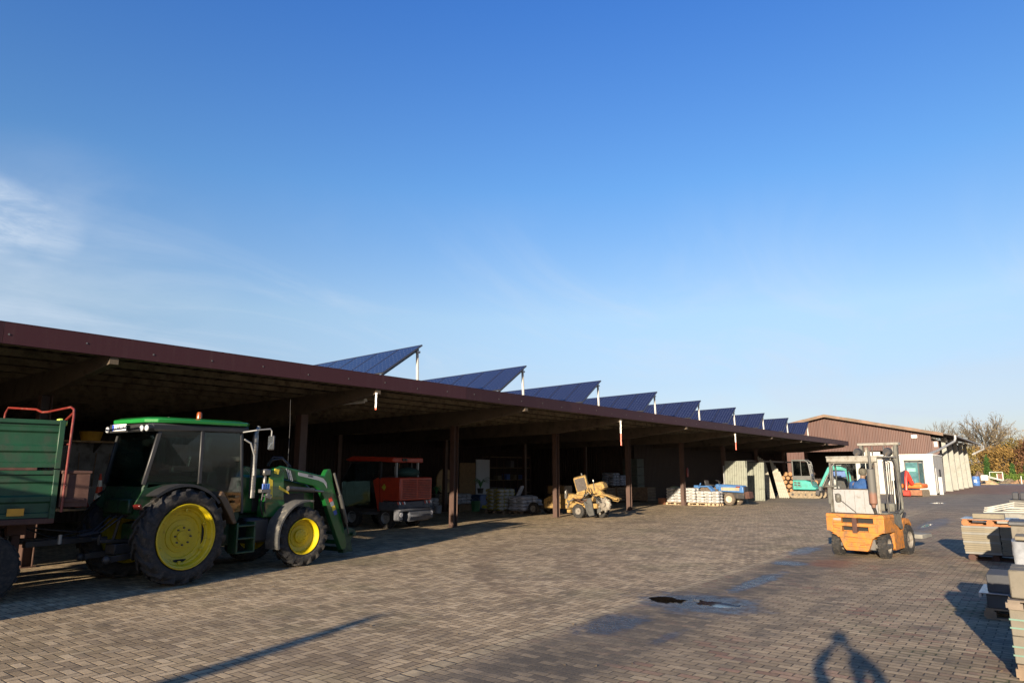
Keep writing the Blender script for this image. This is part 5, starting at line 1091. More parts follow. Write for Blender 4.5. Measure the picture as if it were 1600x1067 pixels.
# trailer-mounted yellow machine behind the post
Wc = root('towed_chipper','low yellow towed machine with shade-toned hood half hidden behind the brown post','wood chipper',(-17.4,26.6,0),90)
b = MB(); b.prism([(-1.15,.32),(.2,.32),(.2,.75),(0,.98),(-.5,1.0),(-.75,.92),(-1.18,.72)],'y',-.4,.5); bd = b.build('body', m_gy, Wc, bevel=.04)
text('VERMEER', .19, mat('letter_black',(.02,.015,.01),.6), bd, (-.60,-.405,.57), (R(90),0,0))
b = MB(); b.box(-1.15,-.2,-.1,.55,.95,1.32); b.build('hood', mat('shaded_yellow_hood',(.10,.06,.02),.6), Wc, bevel=.02)  # darker copy of the yellow, shade put into the hood colour
for y in (-.55,.7): wheel(Wc,(-1.6,y,.28),.28,.17,.15,m_frim,-1,treads=20)
b = MB(); b.cyl((-1.6,-.5,.28),(-1.6,.65,.28),.04,n=8); b.box(-1.7,-.9,-.05,.1,.3,.42); b.prism([(-.80,.32),(-.62,.32),(-.66,.02),(-.74,.0)],'y',-.2,0.0); b.build('axle', m_dark, Wc)

# ================================================================ BLUE COMPACT TRACTOR
Bt = root('compact_tractor','small blue compact tractor with cream front wheel behind the white sack pallets','tractor',(-15.1,39.95,0),100)
m_cream = mat('cream_rim',(.36,.34,.25),.5,dirt=(.2,.16,.1),da=.3)
m_tdust = mat('dusty_tyre',(.085,.065,.047),.9,var=.25,scale=6,bump=.3)
_t = m_tyre; m_tyre = m_tdust
DC = [(1.0,.8),(.95,.9),(.90,.55),(.55,.35),(.5,.5),(.18,.5),(.15,.62),(.001,.62)]
for y, s in ((.10,-1),(-1.0+2.0,1)): wheel(Bt,(0,y,.36),.36,.17,.20,m_cream,s,lugs=14,dish=DC,lugh=.03,steer=R(6))
for y, s in ((.0,-1),(1.15,1)): wheel(Bt,(-1.5,y,.52),.52,.30,.27,m_cream,s,lugs=16,dish=DC,lugh=.035)
m_tyre = _t
b = MB(); b.prism([(-.85,.78),(-.80,1.16),(-.5,1.20),(.70,1.14),(.80,1.05),(.80,.72)],'y',.30,.82); b.build('hood', m_blue, Bt, bevel=.05, seg=2)
b = MB(); b.box(-.62,.55,.292,.299,.84,1.02); o = b.build('side_grille', m_cream, Bt)
b = MB(); 
for z in (.88,.935,.99): b.box(-.60,.53,.288,.292,z-.008,z+.008)
b.build('louvre', m_red, o); b = MB(); b.box(.35,.62,.288,.296,1.02,1.10); b.build('badge', m_red, Bt)
b = MB(); b.box(.80,.86,.34,.78,.72,1.08); b.build('front_grille', m_black, Bt, bevel=.01)
b = MB(); b.obox((1.0,.55,.60),(.30,.52,.40),(0,R(-10),0)); b.build('front_weight', m_rust, Bt, bevel=.03)
b = MB(); b.box(-1.7,.75,.42,.70,.38,.78); b.cyl((0,.15,.36),(0,.95,.36),.05); b.build('chassis', m_dark, Bt, bevel=.02)
for s, y0, y1 in ((-1,-.2,.16),(1,.98,1.34)):
    b = MB(); b.prism([(-2.1,.72),(-2.0,.95),(-1.75,1.10),(-1.2,1.12),(-.95,.9),(-.9,.7),(-1.0,.7),(-1.05,.85),(-1.25,1.03),(-1.7,1.02),(-1.93,.9),(-2.02,.72)],'y',y0,y1); b.build('rear_fender', m_blue, Bt, bevel=.01)
b = MB(); b.obox((-1.55,.56,1.12),(.42,.42,.10)); b.obox((-1.75,.56,1.28),(.09,.40,.28),(0,R(-12),0)); b.build('seat', m_dark, Bt, bevel=.03)
b = MB(); b.tube([(-.75,.56,1.0),(-.95,.56,1.36)],.025,8); b.build('steering_column', m_dark, Bt)
b = MB(); b.lathe([(.16,-.012),(.175,0),(.16,.012),(.145,0)],n=20,closed=True); b.box(-.16,.16,-.01,.01,-.006,.006); b.build('steering_wheel', m_black, Bt, loc=(-.95,.56,1.37), rot=(0,R(25),0))
b = MB(); b.beam((-2.1,.3,1.0),(-2.0,.3,1.25),.06,.06); b.box(-2.15,-1.95,.2,.9,.8,.95); b.box(-2.3,-2.0,.0,.25,.98,1.12); b.build('rear_linkage', m_blue, Bt, bevel=.01)
b = MB(); b.box(-1.0,-.80,.32,.80,.9,1.2); b.box(-1.35,-.85,.2,.9,.5,.56); b.build('footwell', m_blue, Bt, bevel=.02)

# ================================================================ MINI EXCAVATORS
def tracks(t, m, x0, x1, ys, h=.46, w=.32):
    for y in ys:
        b = MB(); pr = []; r = h/2
        for k in range(9): a = R(-90+180*k/8); pr.append((x1-r+r*math.cos(a), r+r*math.sin(a)))
        for k in range(9): a = R(90+180*k/8); pr.append((x0+r+r*math.cos(a), r+r*math.sin(a)))
        b.prism(pr,'y',y-w/2,y+w/2)
        n = int((x1-x0)/.11)
        for k in range(n): 
            x = x0+r+(x1-x0-2*r)*k/(n-1)
            for z in (h+.004,-.0): b.box(x-.03,x+.03,y-w/2,y+w/2,z-.014 if z > 0 else 0,z+.014 if z > 0 else .012)
        o = b.build('track', m, t, bevel=.008)
        b = MB()
        for k in range(5): x = x0+r+(x1-x0-2*r)*k/4; b.cyl((x,y-w/2-.012,r),(x,y-w/2+.0,r),.09 if k in (0,4) else .06,n=12)
        b.build('track_roller', m_dark, o)
m_teal = mat('turquoise_paint',(.03,.235,.20),.45,dirt=(.05,.12,.10),da=.25,coat=.2)
m_cabg = mat('cab_frame_grey',(.065,.07,.067),.5,dirt=(.06,.06,.05),da=.2)
m_trk = mat('sandy_track',(.17,.135,.09),.95,var=.35,scale=8,bump=.4)
Te = root('mini_excavator','turquoise mini excavator with grey cab at the far end of the shed','excavator',(-15.4,54,0),90,'mini excavators')
tracks(Te, m_trk, -.30,2.0,(.0,1.25),.50)
b = MB(); b.prism([(-.02,.60),(.0,1.30),(.9,1.30),(1.3,1.18),(1.4,.85),(1.62,.78),(1.62,.60)],'y',-.16,1.40); b.build('body', m_teal, Te, bevel=.06, seg=2)
b = MB(); b.lathe([(.001,0),(.35,0),(.35,.12),(.001,.12)],(.8,.6,.50),n=20); b.build('slew_ring', m_dark, Te)
b = MB(); b.box(-.10,.06,-.1,1.3,.55,1.0); b.build('counterweight', m_dark, Te, bevel=.05)
o = bpy.data.objects[[c.name for c in bpy.data.objects if c.parent==Te and c.name.startswith('body')][0]]
b = MB()
for x,z in ((.20,1.12),(.45,1.10),(.20,.95),(.45,.93)): b.obox((x,-.165,z),(.2,.01,.11),(0,R(8),0))
b.box(.18,.62,-.17,-.158,.80,.84); b.build('vent', m_dark, o)
b = MB(); b.box(.0,1.30,-.12,.85,1.30,1.62); b.box(.0,.10,-.12,.85,1.62,2.68); b.tube([(.06,-.08,2.72),(.95,-.08,2.72),(1.14,-.08,2.62),(1.20,-.08,2.4),(1.30,-.08,1.62),(1.34,-.08,.8)],.055,8); b.tube([(.06,.80,2.72),(.95,.80,2.72),(1.14,.80,2.62),(1.20,.80,2.4),(1.34,.80,.8)],.055,8); b.box(.0,1.02,-.12,.84,2.70,2.80); b.box(.62,.68,-.11,-.07,1.6,2.7); b.build('cab_frame', m_cabg, Te, bevel=.015)
quad('side_glass',[(.10,-.10,1.62),(1.24,-.10,1.62),(1.12,-.10,2.62),(.10,-.10,2.68)],m_exglass,par=Te)
quad('windscreen',[(1.32,-.05,1.2),(1.32,.8,1.2),(1.18,.8,2.5),(1.18,-.05,2.5)],m_exglass,par=Te)
quad('rear_glass',[(.03,.0,1.7),(.03,.75,1.7),(.03,.75,2.6),(.03,.0,2.6)],m_exglass,par=Te)
b = MB(); b.obox((.6,.4,1.55),(.45,.45,.12)); b.obox((.36,.4,1.9),(.1,.42,.6)); b.build('seat', m_black, Te, bevel=.03)
b = MB(); b.tube([(1.38,-.14,2.35),(1.50,-.16,2.2),(1.50,-.16,1.75),(1.38,-.14,1.62)],.018,6); b.build('hand_rail', m_black, Te)
b = MB(); b.prism([(1.60,.72),(1.72,1.0),(2.35,2.20),(2.55,2.36),(3.25,2.28),(3.60,2.12),(3.62,1.95),(3.2,2.02),(2.62,2.02),(2.5,1.92),(1.98,.86),(1.85,.66)],'y',.50,.72); b.build('boom', m_teal, Te, bevel=.02)
b = MB(); b.prism([(3.45,2.18),(3.68,2.12),(3.95,1.35),(3.80,.95),(3.70,.98),(3.62,1.4)],'y',.52,.70); b.build('dipper_arm', m_teal, Te, bevel=.02)
b = MB(); b.cyl((1.95,.42,.85),(2.35,.42,1.65),.055,n=12); b.cyl((2.35,.42,1.65),(2.55,.42,2.0),.03,n=8); b.cyl((2.7,.61,2.36),(3.3,.61,2.38),.05,n=10); b.build('hydraulic_ram', m_steel, Te)
b = MB(); b.prism([(3.75,.95),(3.95,.9),(4.0,.45),(3.6,.28),(3.35,.5),(3.62,.72)],'y',.3,.95); b.build('bucket', m_dark, Te, bevel=.01)
b = MB(); b.obox((1.80,.2,.42),(.25,1.5,.35),(0,R(12),0)); b.beam((1.5,.3,.3),(1.85,.3,.35),.08,.08); b.build('dozer_blade', m_dark, Te, bevel=.01)
b = MB(); b.obox((1.92,-.1,.70),(.22,.4,.35)); b.build('swing_bracket', m_cabg, Te, bevel=.04)
# orange one, seen from the front
Oe = root('mini_excavator','orange mini excavator with red boom in front of the white container','excavator',(-8.82,63.4,0),188,'mini excavators')
tracks(Oe, m_trk, -1.0,1.0,(-.62,.62),.5,.34)
m_exo = mat('excavator_orange',(.52,.12,.02),.45,dirt=(.2,.08,.03),da=.2); m_exr = mat('boom_red',(.42,.035,.022),.4,dirt=(.15,.04,.02),da=.2)
b = MB(); b.prism([(-.75,.62),(-.75,.98),(.75,.98),(.75,.62)],'x',-.9,.75); b.build('body', m_exo, Oe, bevel=.10, seg=2)
b = MB()
for x in (-.55,.62):
    for y in (-.33,.60): b.beam((x,y,.98),(x,y,2.66),.09,.09)
b.box(-.6,.68,-.38,.65,2.64,2.74); b.build('cab_frame', m_cabg, Oe, bevel=.02)
b = MB(); b.box(-.62,.70,-.40,.67,2.74,2.80); b.build('cab_roof', m_dark, Oe, bevel=.02)
m_tgl = mat('tinted_glass',(.06,.14,.15),.06,var=.3,scale=3)
quad('windscreen',[(.65,-.29,1.0),(.65,.56,1.0),(.65,.56,2.62),(.65,-.29,2.62)],m_tgl,par=Oe); quad('side_glass',[(-.5,-.34,1.0),(.58,-.34,1.0),(.58,-.34,2.6),(-.5,-.34,2.6)],m_tgl,par=Oe); quad('side_glass',[(-.5,.61,1.0),(.58,.61,1.0),(.58,.61,2.6),(-.5,.61,2.6)],m_tgl,par=Oe)
b = MB(); b.obox((.665,.1,2.05),(.01,.6,.28)); b.build('reflection_strip', mat('painted_reflection',(.18,.40,.32),.3), Oe)  # pale green strip painting a reflection on the windscreen
b = MB(); b.tube([(.85,.12,.95),(1.2,.02,1.5),(1.45,-.02,1.85),(1.75,-.04,1.35),(1.9,-.04,.5)],[.16,.17,.16,.12,.09],8); b.build('boom', m_exr, Oe)
b = MB(); b.cyl((1.05,-.10,.9),(1.5,-.20,1.4),.05,n=10); b.build('hydraulic_ram', m_steel, Oe); b = MB(); b.prism([(1.8,.5),(2.05,.45),(2.1,.1),(1.8,.02),(1.65,.2)],'y',-.25,.2); b.build('bucket', m_exr, Oe, bevel=.02)
b = MB(); b.obox((1.05,0,.30),(.12,1.6,.42)); b.build('dozer_blade', mat('blade_rust',(.20,.085,.04),.7,var=.3), Oe, bevel=.01)
b = MB(); b.box(.6,.8,.35,.7,.95,1.05); b.build('step', m_exo, Oe)
# ================================================================ PALLETS AND STACKS
def pallet(loc, head, L_=1.2, W_=.8, m=None, lb='', group=None, name='pallet'):
    t = root(name, lb, 'pallet', loc, head, group); m = m or m_wood
    for k in range(5):
        b = MB(); y = -W_/2+W_*k/4.0; y = max(-W_/2+.05,min(W_/2-.05,y)); b.box(-L_/2,L_/2,y-.05,y+.05,.122,.144); b.build('deck_board', m, t)
    for x in (-L_/2+.05,0,L_/2-.05):
        b = MB(); b.box(x-.05,x+.05,-W_/2,W_/2,.1,.121); b.build('stringer', m, t)
        for y in (-W_/2+.05,0,W_/2-.05):
            b = MB(); b.box(x-.07 if x else -.07, x+.07, y-.05, y+.05, .022,.0995); b.build('block', m, t)
    for y in (-W_/2+.05,0,W_/2-.05):
        b = MB(); b.box(-L_/2,L_/2,y-.05,y+.05,0,.0215); b.build('bottom_board', m, t)
    return t
m_slab = mat('concrete_slab',(.155,.135,.095),.9,var=.12,scale=3,dirt=(.10,.09,.07),da=.3,bump=.25)
m_slabdk = mat('black_kerb',(.035,.037,.042),.8,var=.2)
m_block = mat('tan_concrete_block',(.125,.112,.088),.92,var=.12,scale=4,dirt=(.09,.08,.06),da=.3,bump=.35)
m_foil = mat('plastic_film',(.20,.21,.225),.25,var=.2,scale=6,bump=.5,bscale=12)
m_strap = mat('mint_strap',(.075,.15,.115),.5)
rnd = random.Random(11)
# stack A: thin slabs on a pallet, pallet with one slab on top
def thing_box(name, lb, cat, box_, m, group=None, bev=.006, rz=0, c=None):
    x0,x1,y0,y1,z0,z1 = box_; cx,cy = (x0+x1)/2,(y0+y1)/2; b = MB(); b.box(x0-cx,x1-cx,y0-cy,y1-cy,0,z1-z0)
    return tag(b.build(name, m, None, bevel=bev, loc=(cx,cy,z0), rot=(0,0,rz)), lb, cat, group, 'thing')
pallet((-1.22,19.62,0),90,1.0,.8,m_rust,'low reddish wooden pallet under the tall stack of thin slabs')
for col_, (x0,x1,y0) in enumerate(((-1.78,-1.09,19.13),(-1.085,-.80,19.15))):
    for k in range(13):
        j = rnd.uniform(-.010,.010) - .006*k*(1 if col_==0 else 0)*.5; z = .146+k*.0475
        thing_box('stone_slab','thin pale concrete slab in the stack with a wooden pallet on top','slab',(x0+j,x1+j*.4,y0+rnd.uniform(-.01,.012),y0+.88,z,z+.0455),m_slab if rnd.random()<.8 else m_concrete,'thin slabs in the nearest left stack',.003)
pallet((-1.25,19.6,.765),90,1.05,.86,mat('orange_pallet_wood',(.27,.11,.04),.85,var=.2,dirt=(.12,.07,.04),da=.3),'orange brown wooden pallet resting on top of the thin slab stack')
tag(MB().add([(-1.80,19.13,.912),(-.72,19.15,.912),(-.74,20.05,.912),(-1.78,20.02,.912),(-1.80,19.13,.918),(-.72,19.15,.918),(-.74,20.05,.922),(-1.78,20.02,.922)],[(0,3,2,1),(4,5,6,7),(0,1,5,4),(1,2,6,5),(2,3,7,6),(3,0,4,7)]).build('plastic_sheet',m_foil,None,smooth=0),'pale blue plastic sheet spread over the topmost wooden pallet','plastic sheet')
thing_box('stone_slab','single thick pale slab lying on the plastic sheet of the top pallet','slab',(-1.58,-.98,19.3,19.7,.925,1.03),m_slab,None,.006)
# stack B: block bundle wrapped in film
pallet((-.22,15.95,0),90,1.1,1.0,m_wooddk,'dark weathered pallet under the film wrapped block bundle')
thing_box('block_bundle','tan block bundle with dark top edge behind the film wrapped bundle','block bundle',(-.78,.28,17.0,17.9,.0,.93),m_block,None,.01)
thing_box('bitumen_cover','dark grey crumpled cover sheet lying on the tan block bundle','cover',(-.82,.3,16.97,17.93,.935,1.02),mat('dark_sheet',(.05,.052,.055),.6,bump=.5),None,.02)
b = MB(); rn_ = random.Random(4); N = 16
for i in range(9):
    z = .15+i*.075
    for k in range(N):
        a = 6.283*k/N; u = math.copysign(abs(math.cos(a))**.16,math.cos(a)); v_ = math.copysign(abs(math.sin(a))**.16,math.sin(a)); b.v.append(Vector((-.22+.52*u*(1+rn_.uniform(-.03,.02)),15.95+.46*v_*(1+rn_.uniform(-.03,.02)),z)))
for i in range(8):
    for k in range(N): b.f.append([i*N+k,i*N+(k+1)%N,(i+1)*N+(k+1)%N,(i+1)*N+k]); b.mi.append(0)
b.f.append([8*N+k for k in range(N)]); b.mi.append(0)
tag(b.build('wrapped_bundle', m_foil, None, smooth=60),'block bundle wrapped in crumpled whitish plastic film at the right edge','wrapped bundle')
thing_box('concrete_slab','pale slab leaning edge on top of the film wrapped bundle','slab',(-.68,.2,15.6,16.3,.77,.84),m_slab,None,.01)
# stack D: black kerbs in the shade
pallet((-.45,12.25,0),90,1.0,.8,m_wooddk,'dark pallet under the lower black kerb stones in the shade')
for k,(x0,x1,y0,y1,z0,z1) in enumerate(((-.92,-.62,11.85,12.65,.145,.33),(-.60,-.30,11.85,12.65,.145,.33),(-.28,.05,11.85,12.65,.145,.33))):
    thing_box('kerb_stone','black kerb stone in the lower layer of the shaded stack','kerb stone',(x0,x1,y0,y1,z0,z1),m_slabdk,'lower black kerb stones',.01)
tag(MB().box(-.53,.5,-.44,.44,0,.012).box(-.56,-.53,-.46,.46,-.05,.012).build('plastic_sheet',m_foil,None,loc=(-.44,12.25,.335)),'pale plastic sheet edge between the layers of black kerb stones','plastic sheet')
for k,(x0,x1) in enumerate(((-.90,-.62),(-.60,-.32),(-.30,.0))): thing_box('kerb_stone','black kerb stone in the upper layer of the shaded stack','kerb stone',(x0,x1,11.9,12.6,.35,.585),m_slabdk,'upper black kerb stones',.01)
# stack E: nearest tan blocks with mint straps
pallet((.09,9.15,0),90,1.15,1.0,m_wooddk,'lowest brown pallet of the nearest tan block stack')
for tier,(z0,z1) in enumerate(((.147,.40),(.404,.65))):
    for i in range(6):
        for j in range(3):
            x0 = -.50+i*.19; y0 = 8.67+j*.32
            thing_box('concrete_block',['tan concrete block in the bottom strapped tier of the nearest stack','tan concrete block in the second strapped tier of the nearest stack'][tier],'concrete block',(x0+rnd.uniform(0,.004),x0+.186,y0,y0+.315,z0,z1),m_block,['bottom tier blocks','second tier blocks'][tier],.006)
    for q in (.30,.62):
        z = z0+(z1-z0)*q; b = MB(); 
        for seg in (((-.508,8.664),(.650,8.664)),((-.508,9.635),(.650,9.635))): b.box(seg[0][0],seg[1][0],seg[0][1]-.002,seg[0][1],z-.008,z+.008)
        for x in (-.508,.648): b.box(x,x+.002,8.664,9.635,z-.008,z+.008)
        tag(b.build('strap', m_strap, None), [['lower mint green strap around the bottom block tier','upper mint green strap around the bottom block tier'],['lower mint green strap around the second block tier','upper mint green strap around the second block tier']][tier][q>.5],'strap')
pallet((.10,9.15,.655),90,1.2,1.05,mat('grey_pallet_wood',(.13,.105,.08),.9,var=.25,bump=.3),'grey weathered pallet between the strapped blocks and the top blocks').scale = (1,1,.62)
for i in range(4):
    for j in range(2):
        x0 = -.47+i*.27; thing_box('concrete_block','large tan concrete block in the top layer of the nearest stack','concrete block',(x0,x0+.262,8.72+j*.30,8.72+j*.30+.29,.75,1.02),m_block,'top layer blocks',.012,R(rnd.uniform(-1.5,1.5)))
# farther stacks
pallet((-.9,25.2,0),90,1.2,.9,m_wooddk,'weathered pallet under the grey rubble block pile farther along the right')
thing_box('block_bundle','grey block bundle under the pile of white metal frames','block bundle',(-1.45,-.3,24.8,25.7,.146,.78),m_concrete,None,.01)
for k in range(3):
    b = MB(); y = 24.9+k*.25; z = .80+k*.05
    for p0,p1 in (((-1.75,y,z),(-.5,y+.1,z+.02)),((-1.7,y,z),(-1.0,y+.1,z+.17)),((-1.0,y+.1,z+.17),(-.6,y,z+.15)),((-.6,y,z+.15),(-.5,y+.1,z+.02)),((-1.3,y+.3,z),(-.45,y+.3,z+.03))): b.beam(p0,p1,.035,.035)
    tag(b.build('metal_frame', mat('white_tube',(.22,.21,.175),.5), None), ['front','middle','rear'][k]+' one of the white bent tube frames lying on the grey block bundle','metal frame','white tube frames')
for k in range(5):
    thing_box('kerb_stone','dark kerb stone standing on the far right stack','kerb stone',(-1.2+k*.22,-1.2+k*.22+.17,29.6,30.2,1.02,1.26),m_slabdk,'dark kerbs on the far right stack',.02)
thing_box('block_bundle','dark grey block bundle below the row of dark kerb stones','block bundle',(-1.3,.1,29.4,30.5,0,1.01),mat('grey_block',(.08,.078,.07),.9),None,.01)
thing_box('block_bundle','low grey block bundle at the right edge beyond the dark kerb stones','block bundle',(-1.2,.3,35,36.2,0,.75),m_concrete,None,.01)
# ================================================================ SACK PALLETS
def letter_sack(name, mats, mk):
    b = MB(); b.sack((0,0,0),(.60,.40,.135),0,0,3); o = b.build(name, mats, None, smooth=60, loc=(0,0,-50)); return o
m_sackw = mat('white_sack',(.33,.325,.31),.6,var=.1,scale=9,dirt=(.2,.19,.17),da=.2,bump=.3,bscale=14)
m_print = mat('sack_print',(.10,.11,.11),.6)
def sack_stack(origin, nx, ny, nl, m, lb, group, top=None, rz0=0, pitch=(.455,.39,.165), skip=0):
    rn_ = random.Random(int(origin[0]*100)); meshes = []
    for sd in range(3):
        b = MB(); b.sack((0,0,0),(.475,.41,.19),0,0,sd+5)
        b.box(-.10,.09,-.2085,-.200,-.020,.012,1)
        if sd: b.box(-.08,.11,-.206,-.198,.026,.036,1)
        o = b.build('sack', [m, m_print], None, smooth=60); meshes.append(o)
    used = set()
    for l in range(nl):
        for i in range(nx):
            for j in range(ny):
                if l and l < nl-1 and 0 < i < nx-1 and 0 < j < ny-1: continue
                if l == nl-1 and rn_.random() < skip: continue
                k = rn_.randrange(3)
                if k in used: o = meshes[k].copy(); COL.objects.link(o)
                else: o = meshes[k]; used.add(k)
                o.location = (origin[0]+(i+.5)*pitch[0]+rn_.uniform(-.015,.015), origin[1]+(j+.5)*pitch[1]+rn_.uniform(-.012,.012), origin[2]+.09+l*pitch[2]+rn_.uniform(-.006,.004))
                o.rotation_euler = (rn_.uniform(-.02,.02),rn_.uniform(-.03,.03),rn_.uniform(-.05,.05)); tag(o, lb, 'sack', group)
    for k, o in enumerate(meshes):
        if k not in used: bpy.data.objects.remove(o)
for k,(x,w_) in enumerate(((-17.95,1.15),(-16.55,1.15),(-15.6,.6))):
    pallet((x,39.25,0),90,w_,.8,m_wood,['left','middle','right'][k]+' light wooden pallet under the white sacks beside the blue compact tractor')
sack_stack((-18.5,38.85,.145),4,2,5,m_sackw,'white printed sack on the left pallet before the blue compact tractor','white sacks on the left pallet')
sack_stack((-16.62,38.85,.145),3,2,4,m_sackw,'white printed sack on the right pallet before the blue compact tractor','white sacks on the right pallet',skip=.15)
b = MB(); b.sack((0,0,0),(.7,.5,.2),0,0,9); tag(b.build('sack', mat('pale_green_sack',(.22,.27,.19),.6,bump=.4), None, smooth=60, loc=(-18.0,39.2,.95), rot=(.1,.12,.2)),'pale green crumpled sack lying on top of the left white sack pallet','sack')
t_ = NT('yellow_sack'); v_ = t_.obj(); t_.set(col=t_.mix(t_.ramp(t_.noise(v_, 6.5, 3, .5), .47, .53), (.21,.185,.02), (.24,.25,.25)), rough=.6); m_sacky = t_.mat
m_sacks = mat('shed_white_sack',(.27,.28,.32),.6,var=.2,scale=4)
pallet((-21,26.2,0),0,1.2,1.2,m_wooddk,'dark pallet under the yellow sacks inside the shed'); pallet((-20.1,26.9,0),0,1.6,.8,m_wooddk,'dark pallet under the pale sacks next to the yellow machine')
sack_stack((-21.45,25.5,.145),2,3,6,m_sacky,'yellow and white sack in the tall pile inside the shed','yellow sacks inside the shed',skip=.3)
sack_stack((-20.4,25.9,.145),2,4,4,m_sacks,'pale grey white sack next to the yellow machine wheel','pale sacks inside the shed',skip=.3)
b = MB(); b.sack((0,0,0),(.62,.42,.16),0,0,21); tag(b.build('sack', m_sacks, None, smooth=60, loc=(-20.6,27.1,1.0), rot=(0,R(-62),R(20))),'upright leaning pale sack on the pile inside the shed','sack')
for x,y,n_,m_,lb,g_ in ((-22.6,39.7,5,mat('blue_white_sack',(.17,.20,.27),.5,var=.3),'bluish white sack piled on crates at the back of the shed','blue white sacks on crates'),(-22.6,42.0-1.3,4,mat('blue_white_sack2',(.20,.24,.34),.5,var=.3),'brighter bluish sack nearer the brown partition','bright blue sacks on crates')):
    sack_stack((x-.6,y-.4,1.02),2,2,n_,m_,lb,g_)
# wooden crates at the back
def crate(loc, s, lb, group):
    t = root('wooden_crate', lb, 'crate', loc, 90, group); w_, d_, h_ = s
    for k in range(5):
        z = .10+k*(h_-.1)/5
        for y in (-d_/2,d_/2-.02):
            b = MB(); b.box(-w_/2,w_/2,y,y+.02,z,z+(h_-.1)/5-.03); b.build('board', m_wooddk, t)
        for x in (-w_/2,w_/2-.02):
            b = MB(); b.box(x,x+.018,-d_/2+.021,d_/2-.021,z,z+(h_-.1)/5-.03); b.build('board', m_wooddk, t)
    b = MB(); b.box(-w_/2,w_/2,-d_/2,d_/2,.08,.098); b.build('floor_board', m_wooddk, t)
    for x in (-w_/2-.022,w_/2-.05):
        b = MB(); b.box(x,x+.07,-d_/2-.022,-d_/2-.002,0,h_); b.build('corner_post', m_wooddk, t)
    b = MB(); b.beam((-w_/2+.08,-d_/2-.012,.15),(w_/2-.06,-d_/2-.012,h_-.08),.02,.06,up=(0,0,1)); b.build('brace', m_wooddk, t)
for k,(x,y) in enumerate(((-22.6,37.0),(-22.6,38.4),(-22.6,39.8),(-22.6,41.2),(-21.2,41.2))):
    crate((x,y,0),(1.15,1.15,.95),['leftmost','second','third','fourth','rightmost'][k]+' dark slatted wooden crate at the back of the shed behind the brown posts','slatted crates at the back of the shed')
for k in range(5): thing_box('plastic_box','dark greenish plastic box in the tall pile at the back','box',(-23.1,-22.0,43.3-1.35,44.3-1.35,.0+k*.56,.54+k*.56),mat('greenish_box',(.045,.06,.055),.6),'tall pile of greenish boxes',.02)
thing_box('orange_block','orange brown timber block at the left end of the white sack pallets','timber block',(-19.05,-18.62,38.9,39.5,0,.36),mat('terracotta',(.24,.10,.05),.9),None,.01)
# ================================================================ SHEETS, PLANKS, LOGS
m_corrg = mat('grey_green_sheet',(.165,.175,.14),.6,var=.1,scale=2,dirt=(.10,.10,.08),da=.3)
def sheet(x0,x1,y,z1,lb,lean=.25):
    t = root('corrugated_panel', lb, 'corrugated sheet', ((x0+x1)/2,y,0), 90, 'upright corrugated sheets'); w_ = x1-x0
    b = MB(); b.M = Matrix.Rotation(math.atan(lean/z1),4,'X').inverted(); corrugated(b,(-w_/2+.05,0),(w_/2-.05,0),.06,z1-.03,.14,.045); b.build('sheet', m_corrg, t, smooth=0)
    b = MB(); b.M = Matrix.Rotation(math.atan(lean/z1),4,'X').inverted()
    for x in (-w_/2,w_/2-.05): b.box(x,x+.05,-.03,.07,0,z1)
    b.box(-w_/2+.05,w_/2-.05,-.03,.07,z1-.05,z1); b.box(-w_/2+.05,w_/2-.05,-.03,.07,0,.05); b.build('edge_frame', m_corrg, t, smooth=0)
sheet(-16.45,-15.05,43.0,2.60,'tall grey green corrugated sheet leaning behind the front of the blue compact tractor')
sheet(-16.62,-15.45,47.5,2.55,'grey green corrugated sheet standing behind the tall one, left of the pale planks')
thing_box('steel_prop','thin grey steel prop standing left of the tall corrugated sheet','prop',(-16.62,-16.55,43.3,43.37,0,2.3),m_galv)
m_plank = mat('pale_plank',(.27,.255,.205),.85,var=.15,scale=3,dirt=(.15,.13,.10),da=.3)
def plank(x,y,dx,z,wd,lb,g_,lean=.5):
    b = MB(); b.beam((0,0,0),(dx,lean,z),wd,.045,up=(0,1,0)); tag(b.build('plank', m_plank, None, bevel=.004, loc=(x,y,.03)),lb,'plank',g_)
for k in range(4): plank(-16.45+k*.13,51.4+.03*k,-.74,3.0-.1*k,.12,'long pale plank in the leftmost leaning bundle beside the corrugated sheets','leftmost plank bundle')
for k in range(5): plank(-15.95+k*.14,52.5+.03*k,-.72,2.75-.22*k,.13,'pale plank in the middle leaning bundle before the log pile','middle plank bundle')
for k in range(3): plank(-15.1+k*.17,55.2+.03*k,-.62,1.9-.12*k,.14,'short pale plank in the right leaning bundle beside the turquoise excavator','right plank bundle')
m_log = mat('log_bark',(.11,.065,.035),.95,var=.3); m_logend = mat('log_end',(.26,.14,.065),.9,var=.25,scale=7)
rl = random.Random(9); proto = None
for r_ in range(6):
    for c_ in range(8-r_//2):
        rr_ = rl.uniform(.13,.19); b = MB(); b.cyl((0,.0,0),(0,.9,0),rr_,rr_*rl.uniform(.9,1.05),n=10); b.lathe([(.001,-.004),(rr_*.86,-.004),(rr_*.97,.002)],(0,0,0),'y',n=10,m=1)
        tag(b.build('log',[m_log,m_logend],None,smooth=50,loc=(-16.75+c_*.37+(r_%2)*.18+rl.uniform(-.02,.02),56.2+rl.uniform(-.08,.08),.18+r_*.31),rot=(0,rl.random()*3,0)),'cut firewood log in the pile behind the leaning planks','log','firewood logs in the pile')
for k,(x,y) in enumerate(((-15.6,54.9),(-15.2,55.0))): tag(MB().cyl((0,0,0),(.05,.7,0),.22,.20,n=12).build('log',m_logend,None,smooth=50,loc=(x,y-.3,.22)),['brown','pale'][k]+' thick log lying in front beside the excavator tracks','log')
